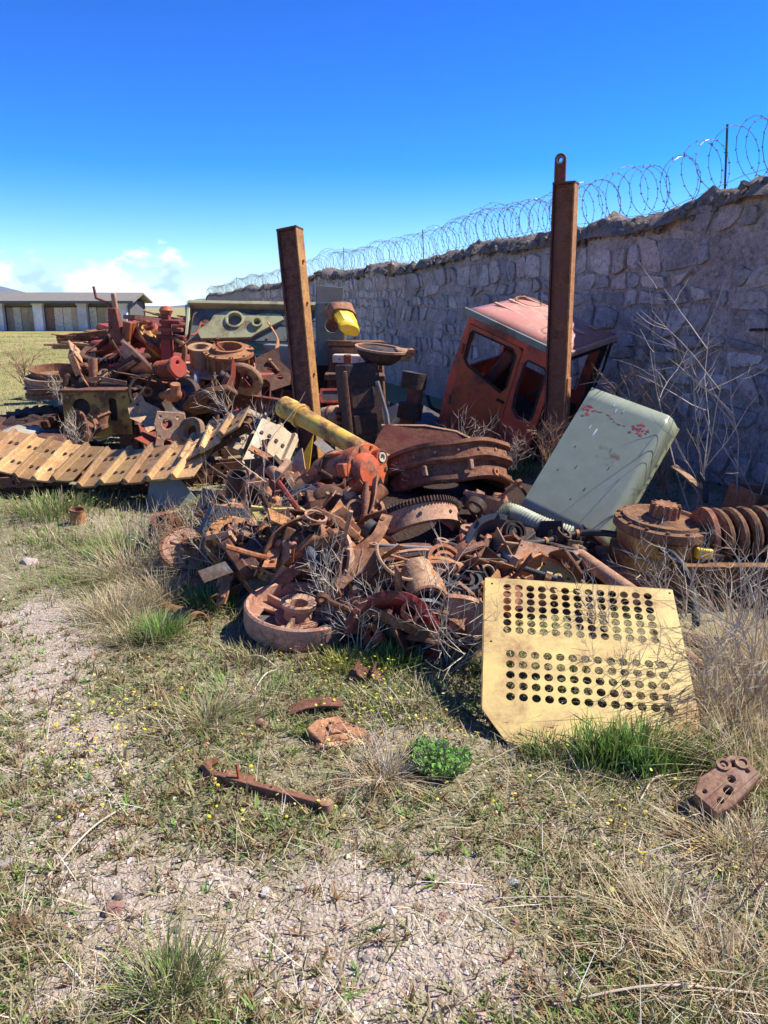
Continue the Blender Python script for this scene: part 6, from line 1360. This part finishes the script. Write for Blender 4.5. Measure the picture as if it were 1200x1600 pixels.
rock('rock', 178, 1424, 0.026, 'rock_pink', 'salmon pink stone beside a dark shadow on the gravel', None, 0.85, 1)
rock('rock', 186, 1404, 0.016, 'stone', 'small dark stone touching the salmon pink stone', None, 0.8, 2)
rock('rock', 415, 1396, 0.021, 'rock_white', 'chalk white angular stone on the bare gravel', None, 0.6, 3)
rock('rock', 366, 1400, 0.013, 'rock_pink', 'small brownish stone near the white stone', None, 0.7, 4)
rock('rock', 455, 1338, 0.014, 'stone', 'small grey stone beyond the white stone', None, 0.7, 5)
rock('rock', 803, 1380, 0.016, 'rock_white', 'pale bluish white stone at the edge of the gravel', None, 0.6, 6)
rock('rock', 62, 1482, 0.018, 'rock_pink', 'reddish stone on the bare path', None, 0.7, 7)
rock('rock', 47, 880, 0.055, 'rock_pale', 'pale rounded stone in the grass before the tan track', None, 0.6, 8)
rock('rock', 60, 765, 0.17, 'rock_pale', 'large flat pale stone under the tan track', None, 0.5, 9)
rock('rock', 120, 873, 0.06, 'rock_pink', 'flat pinkish stone in the green grass', None, 0.35, 10)
rock('rock', 118, 870, 0.03, 'rock_pale', 'small pale stone against the flat pinkish stone', None, 0.5, 11)
rock('rock', 625, 1122, 0.022, 'rock_pale', 'cream stone beside the leafy green plant', None, 0.6, 12)
rock('rock', 408, 1132, 0.024, 'rock_pink', 'orange-tinged stone in the tufted grass', None, 0.9, 13)
rock('rock', 8, 1350, 0.028, 'rock_pale', 'pale stone at the path edge with dry weeds', None, 0.6, 14)
r_ = random.Random(31)
for i in range(46):
    zone = r_.choice(((60, 1000, 110, 110), (100, 1300, 140, 130), (600, 1430, 260, 120), (330, 1500, 250, 80), (60, 920, 90, 40), (120, 1500, 120, 70)))
    rock('field_stone', zone[0]+r_.uniform(-1, 1)*zone[2], zone[1]+r_.uniform(-1, 1)*zone[3], r_.uniform(0.008, 0.017), r_.choice(['rock_pale', 'rock_pale', 'rock_pink', 'stone']), 'small loose stone lying on the trodden gravel', 'loose stones on the gravel', 0.6, 50+i)

# ------------------------------------------------------------------ tufts, leafy plants, dry bushes
def tuft(px, py, n, h, spread, cols, label, name='grass_tuft', cat='grass tuft', group=None, lean=0.9, w=0.004, base=None):
    c = GG(px, py) if base is None else base
    x = c.x+rg.normal(0, spread*0.5, n); y = c.y+rg.normal(0, spread*0.42, n)
    az = np.arctan2(y-c.y, x-c.x)+rg.normal(0, 0.7, n)
    v, f, t = blades(x, y, h*rg.uniform(0.35, 1.1, n), rg.uniform(0.1, lean, n), w*rg.uniform(0.6, 1.3, n), palette(n, cols), az=az, droop=0.8)
    me = fast_mesh(name, v, f, t, 'blade'); o = bpy.data.objects.new(name, me); C.objects.link(o)
    if spread >= 0.3 or ' mat ' in label or 'matted' in label: o.name = 'grass_patch'; o['kind'] = 'stuff'
    return tag(o, label, cat, group)
tuft(268, 1545, 420, 0.13, 0.085, GREEN+OLIVE+STRAW[:2], 'solitary grey-green grass tuft growing out of bare gravel', w=0.0035)
tuft(618, 1350, 120, 0.05, 0.045, OLIVE+GREEN[:1], 'small grey-green tuft on the bare gravel beyond the white stone', w=0.003)
tuft(1010, 1190, 520, 0.15, 0.14, GREEN, 'bright green grass at the foot of the yellow guard panel', lean=0.6, w=0.006)
tuft(925, 1185, 300, 0.13, 0.10, GREEN+OLIVE[:1], 'yellow-green grass below the middle of the yellow guard panel', lean=0.6, w=0.006)
tuft(850, 1178, 260, 0.10, 0.09, GREEN+OLIVE+STRAW[:1], 'mixed green and straw grass below the cut corner of the yellow guard panel', lean=0.8, w=0.005)
tuft(965, 1180, 420, 0.14, 0.12, GREEN+OLIVE[:1], 'thick green grass hiding the lower edge of the yellow guard panel', lean=0.6, w=0.006)
tuft(252, 995, 420, 0.14, 0.09, GREEN[1:3]+GREEN[:1], 'vivid green grass clump under the orange-brown pipe stub', lean=1.0, w=0.006)
tuft(335, 950, 360, 0.15, 0.12, GREEN, 'green grass between the pipe stub and the idler wheel', lean=0.8, w=0.006)
tuft(1120, 1195, 300, 0.16, 0.12, GREEN+STRAW[:1], 'green grass behind the drilled valve block', w=0.006)
tuft(1150, 1245, 120, 0.08, 0.05, GREEN, 'small green sprout beside the drilled valve block', w=0.005)
tuft(150, 915, 900, 0.09, 0.42, GREEN+OLIVE, 'spread of short green grass before the straw beside the heap', w=0.005)
tuft(400, 1090, 700, 0.07, 0.38, OLIVE+GREEN+STRAW[:1], 'spread of low green weeds below the idler wheel and stick', w=0.005)
tuft(640, 1100, 700, 0.07, 0.36, OLIVE+GREEN+STRAW[:1], 'spread of low green weeds before the heap', w=0.005)
tuft(880, 1225, 700, 0.06, 0.36, OLIVE+STRAW[:2]+GREEN[:2], 'spread of low olive weeds below the yellow guard panel', w=0.005)
tuft(190, 870, 900, 0.14, 0.34, GREEN+OLIVE, 'wide green grass patch below the orange-tan track', w=0.007)
tuft(80, 850, 420, 0.10, 0.34, GREEN+OLIVE+STRAW[:1], 'thin green grass patch before the tan track', w=0.006)
tuft(90, 800, 700, 0.18, 0.40, OLIVE+GREEN[:2], 'flowering green weeds growing along the tan track', w=0.008)
tuft(610, 1040, 320, 0.12, 0.12, GREEN, 'green weeds under the heap beside the idler wheel', w=0.006)
tuft(540, 1042, 380, 0.10, 0.12, [(0.30, 0.30, 0.07), (0.24, 0.27, 0.07), (0.36, 0.33, 0.10)], 'yellow-green flowering weeds below the idler wheel', w=0.005)
tuft(395, 1030, 300, 0.09, 0.13, OLIVE+STRAW[:2], 'olive weeds in front of the idler wheel', w=0.005)
tuft(770, 1040, 300, 0.14, 0.12, GREEN+OLIVE, 'dark green weeds beside the edge of the yellow guard panel', w=0.006)
tuft(420, 660, 160, 0.30, 0.12, [(0.16, 0.30, 0.05), (0.2, 0.34, 0.07)], 'bright green weed showing between pale track shoe and yellow arm', w=0.016, base=D(430, 668, 7.3)-Vector((0, 0, 0.1)))
tuft(780, 705, 260, 0.30, 0.3, GREEN, 'dark green weeds growing at the foot of the tractor cab', w=0.012, base=D(785, 715, 7.4))
# long grey-straw grass beside the heap
k = 0
for (px, py, n, h, s, cols) in ((205, 900, 700, 0.24, 0.20, STRAW), (255, 935, 700, 0.20, 0.17, STRAW+OLIVE[:1]), (185, 965, 620, 0.20, 0.17, STRAW+OLIVE), (200, 845, 520, 0.26, 0.22, STRAW+GREEN[:1]), (330, 912, 380, 0.18, 0.15, STRAW), (285, 893, 420, 0.17, 0.15, STRAW), (320, 1130, 520, 0.11, 0.12, STRAW+OLIVE+GREEN[:1]), (230, 1000, 500, 0.16, 0.16, STRAW+OLIVE)):
    tuft(px, py, n, h, s, cols, ('long bleached grass bowed over beside dry weeds', 'bleached grass clump behind the pipe stub', 'grey straw tangle on the path side of the pipe stub', 'straw and green grass mixed below the orange-tan track', 'straw grass by the pipe elbow', 'tall straw around the slotted wheel disc', 'pale tufted grass near the hooked bar', 'flattened straw before the vivid green clump')[k], 'straw_clump', 'straw grass', None, 1.5, 0.0035); k += 1
k = 0
for (px, py, n, h, s) in ((1165, 1120, 900, 0.34, 0.20), (1120, 1150, 500, 0.22, 0.14), (1185, 1040, 600, 0.40, 0.16), (1190, 1210, 500, 0.25, 0.15), (600, 1215, 260, 0.14, 0.10), (1020, 1120, 200, 0.25, 0.10), (1150, 1330, 420, 0.12, 0.16), (1040, 1450, 380, 0.10, 0.2), (1140, 1540, 420, 0.12, 0.15)):
    tuft(px, py, n, h, s, STRAW, ('big bleached straw clump beside the yellow guard panel', 'thin straw clump touching the corner of the yellow guard panel', 'tall bleached straw below the rusty girder', 'straw clump behind the valve block', 'fallen grey straw beside the leafy plant', 'straw stalks over the yellow guard panel corner', 'brown straw mat in front of the valve block', 'low straw mat beyond the bare gravel', 'matted straw with long bent stalks')[k], 'straw_clump', 'straw grass', None, 1.5, 0.003); k += 1
# broad-leaved bright plants
def leafy(px, py, n, h, spread, label, cols):
    c = GG(px, py); root = thing('leafy_plant', label, 'plant', Matrix.Translation(c)); r = random.Random(int(px))
    V = []; F = []; T = []; st = MB()
    for i in range(n):
        a = r.uniform(0, 6.28); q = r.random()**0.6; bx, by = spread*q*math.cos(a), spread*0.8*q*math.sin(a); hh = h*(1-0.45*q)*r.uniform(.6, 1.1)
        st.add(tube([(bx*.5, by*.5, 0), (bx, by, hh)], 0.0018, 4))
        for j in range(14):
            t = r.uniform(.25, 1); p = Vector((bx*.5+bx*.5*t, by*.5+by*.5*t, hh*t)); d = Vector((r.uniform(-1, 1), r.uniform(-1, 1), r.uniform(0, .9))).normalized(); s = d.orthogonal().normalized(); l = r.uniform(.010, .024); w = l*.26
            o = len(V); V += [p, p+d*l*.5+s*w, p+d*l, p+d*l*.5-s*w]; F += [(o, o+1, o+2), (o, o+2, o+3)]; T += [r.choice(cols)]*4
    me = fast_mesh('leaves', np.array([tuple(p) for p in V]), np.array(F), np.array(T)*rg.uniform(.8, 1.2, (len(T), 1)), 'blade'); o = bpy.data.objects.new('leaves', me); C.objects.link(o); o.parent = root
    obj('stems', st, 'twig', root)
leafy(690, 1208, 150, 0.13, 0.12, 'bright green leafy plant growing in the short grass', [(0.18, 0.40, 0.06), (0.22, 0.45, 0.08), (0.14, 0.30, 0.05), (0.26, 0.40, 0.10)])
leafy(1000, 1205, 50, 0.09, 0.08, 'dark green leafy weed in front of the yellow guard panel', [(0.06, 0.18, 0.04), (0.09, 0.24, 0.05)])
leafy(655, 1185, 30, 0.08, 0.06, 'small green weed touching the bright leafy plant', [(0.10, 0.26, 0.05)])

def bush(base, n, h, spread, label, r0=0.006, levels=3, mat='twig', seed=1, name='dry_bush', group=None, lean=(0, 0), kids=5, wob=0.10):
    r = random.Random(seed); stems = MB(); twigs = MB()
    def grow(p, d, L_, rad, lv):
        pts = [p]; q = p.copy(); dd = d.copy(); k = 5
        for i in range(k):
            dd = (dd+Vector((r.gauss(0, wob), r.gauss(0, wob), r.gauss(0.02, wob*0.6)))).normalized(); q = q+dd*(L_/k); pts.append(q.copy())
        (stems if lv == 0 else twigs).add(tube(pts, [rad*(1-0.75*i/k) for i in range(k+1)], 4 if lv == 0 else 3))
        if lv+1 < levels:
            for j in range(kids if lv == 0 else max(2, kids-2)):
                t = r.uniform(0.3, 1.0); i = min(int(t*k), k-1); s = (pts[i+1]-pts[i]).normalized(); o = s.orthogonal().normalized(); o.rotate(Matrix.Rotation(r.uniform(0, 6.28), 3, s))
                grow(pts[i].lerp(pts[i+1], t*k-i if t*k-i <= 1 else 1), (s*0.75+o*r.uniform(.45, .9)).normalized(), L_*r.uniform(.32, .55), rad*0.55, lv+1)
    for i in range(n):
        a = r.uniform(0, 6.28); d = Vector((math.cos(a)*spread*r.random()+lean[0], math.sin(a)*spread*r.random()+lean[1], 1)).normalized()
        grow(Vector((r.gauss(0, .02), r.gauss(0, .02), -0.02)), d, h*r.uniform(.6, 1.05), r0, 0)
    root = thing(name, label, 'dry bush', Matrix.Translation(base), group); obj('stems', stems, mat, root)
    if twigs.f: obj('twigs', twigs, mat, root)
    return root
def bushes():
    bush(D(735, 770, 6.4)-Vector((0.08, 0, .05)), 9, 0.62, 0.35, 'pale dry bush rising in front of the tractor cab door', 0.006, 3, seed=3)
    bush(D(855, 735, 6.3), 14, 0.42, 0.8, 'sandy dry bush round the foot of the red steel post', 0.005, 3, 'twig_brown', seed=4)
    bush(D(800, 730, 6.6), 10, 0.34, 0.9, 'low dry bush between the cab and the drum shell', 0.005, 3, seed=14)
    bush(D(385, 700, 6.6)-Vector((0, 0, .1)), 9, 0.58, 0.75, 'dry branching bush in front of the dark frame gap', 0.008, 3, seed=5)
    p = D(1095, 770, 4.9); p.z = 0.0
    bush(p, 3, 1.45, 0.34, 'tall bare dry weed with forked pale stems against the stone wall', 0.0075, 3, seed=6, kids=5, wob=0.12)
    p = D(1172, 770, 4.9); p.z = 0.0
    bush(p, 2, 1.45, 0.18, 'tall thin dry weed beside the forked weed at the wall', 0.0065, 3, seed=16, kids=5, wob=0.12)
    p = D(1040, 720, 6.0); p.z = 0.2
    bush(p, 16, 0.80, 0.55, 'tangled brown dry bush behind the green sheet', 0.006, 3, 'twig_brown', seed=7)
    p = D(985, 690, 6.4); p.z = 0.4
    bush(p, 10, 0.62, 0.6, 'reddish dry weeds showing above the green sheet', 0.005, 3, 'twig_brown', seed=27)
    bush(GG(405, 905), 3, 0.85, 0.10, 'tall thin dry stalk growing in front of the pale track shoes', 0.006, 2, seed=8, lean=(-0.12, 0), kids=6)
    bush(GG(375, 900), 3, 0.62, 0.16, 'leaning dry stalk with a brown seed head', 0.005, 3, 'twig_brown', seed=9, lean=(-0.35, 0), kids=5)
    bush(GG(515, 985)+Vector((0, 0, .05)), 9, 0.40, 0.6, 'pale twiggy bush growing through the idler wheel', 0.005, 3, seed=10)
    bush(GG(640, 1020), 9, 0.42, 1.5, 'thorny pale brush lying in front of the wide pipe', 0.005, 3, seed=11, lean=(0.3, -0.2))
    bush(GG(700, 1040), 7, 0.55, 1.6, 'sprawling pale twigs crossing the edge of the guard panel', 0.004, 3, seed=12, lean=(0.8, -0.1))
    p = D(935, 1000, 3.0); bush(p, 6, 0.30, 0.9, 'twigs lying over the upper holes of the guard panel', 0.003, 3, seed=13, lean=(0.2, 0.6))
    p = D(960, 1075, 2.85); bush(p, 10, 0.26, 1.3, 'dry brush tangled over the lower holes of the guard panel', 0.0028, 3, seed=15, lean=(0.3, 0.3))
    bush(D(1060, 960, 3.4), 10, 0.42, 1.0, 'dry brush below the hub housing', 0.004, 3, seed=17, lean=(-0.1, 0))
    bush(GG(1180, 1100), 16, 0.60, 0.7, 'large dry brush beside the yellow guard panel under the girder', 0.0045, 3, seed=18)
    bush(GG(1110, 1120), 10, 0.40, 0.9, 'dry brush at the corner of the yellow guard panel', 0.004, 3, seed=19)
    bush(GG(270, 880), 12, 0.32, 0.7, 'dry thistle clump by the cluster of brown gears', 0.004, 3, 'twig_brown', seed=20)
    bush(GG(330, 850), 9, 0.34, 0.9, 'dry thistle clump by the green steel flap', 0.004, 3, seed=21)
    bush(D(120, 705, 8.2), 14, 0.36, 0.9, 'grey dry brush behind the tan track', 0.006, 3, seed=22)
    bush(D(40, 600, 11.5), 14, 0.50, 0.9, 'pinkish dry brush beside the stack of brake drums', 0.008, 3, 'twig_brown', seed=23)
    bush(D(95, 630, 9.9), 10, 0.36, 0.9, 'small dry brush in front of the stack of brake drums', 0.006, 3, seed=24)
    bush(GG(600, 1215), 10, 0.22, 1.6, 'flattened pale twigs beside the bright leafy plant', 0.003, 2, seed=25)
    bush(GG(1170, 1380), 7, 0.26, 1.6, 'brown brush lying in front of the valve block', 0.003, 3, 'twig_brown', seed=26)
    bush(GG(790, 1245), 3, 0.2, 1.8, 'few pale twigs on the grass below the guard panel', 0.0025, 2, seed=28)
    for i, (px, py, n, h, lab) in enumerate(((590, 985, 6, .34, 'pale thorny weed in front of the leaf springs'), (455, 880, 5, .36, 'pale weed between arched bracket and idler wheel'), (420, 850, 4, .45, 'thin pale weed beside the arched bracket'), (350, 890, 7, .34, 'dry weed beside the slotted wheel disc'), (690, 985, 7, .30, 'dry weed under the wide pipe mouth'), (240, 850, 8, .26, 'dry weed clump at the grass edge of the heap'), (560, 1010, 5, .26, 'low dry weed between idler wheel and brush'), (1150, 1010, 9, .5, 'dry weed below the recoil spring'), (640, 760, 4, .3, 'thin dry weed beside the drum shell'))):
        bush(DH(px, py, 0.03)-Vector((0, 0, .03)), n, h, 0.8, lab, 0.0038, 3, seed=60+i)
    for k, (a, b_, lab) in enumerate((((380, 1030), (432, 1046), 'bleached stick lying before the idler wheel'), ((75, 1375), (195, 1265), 'long thin stick lying across the path'), ((865, 1575), (1195, 1560), 'long bent straw stalk along the ground'), ((1000, 1255), (1045, 1215), 'dry forked stalk near the valve block'), ((395, 1085), (432, 1050), 'thin straw stick below the bleached stick'))):
        A, B = GG(*a)+Vector((0, 0, .012)), GG(*b_)+Vector((0, 0, .012)); m = (A+B)/2+Vector((0, .02, .02)); one('dry_stick', tube(spline([A, m, B], 5), 0.0045 if k == 0 else 0.003, 6), 'twig', lab, 'stick')
bushes()

# ------------------------------------------------------------------ air that veils the far hills
def haze():
    m = bpy.data.materials.new('air'); m.use_nodes = True; nt = m.node_tree; nt.nodes.remove(nt.nodes['Principled BSDF'])
    v = nt.nodes.new('ShaderNodeVolumePrincipled'); v.inputs['Color'].default_value = (0.62, 0.78, 1.0, 1); v.inputs['Density'].default_value = 0.00012
    nt.links.new(v.outputs[0], nt.nodes['Material Output'].inputs['Volume']); MAT['air'] = m
    o = obj('haze', box(11800, 11800, 262, (0, 0, 128)), 'air'); tag(o, 'thin blue air veiling the distant hills', 'haze', None, 'stuff')
haze()
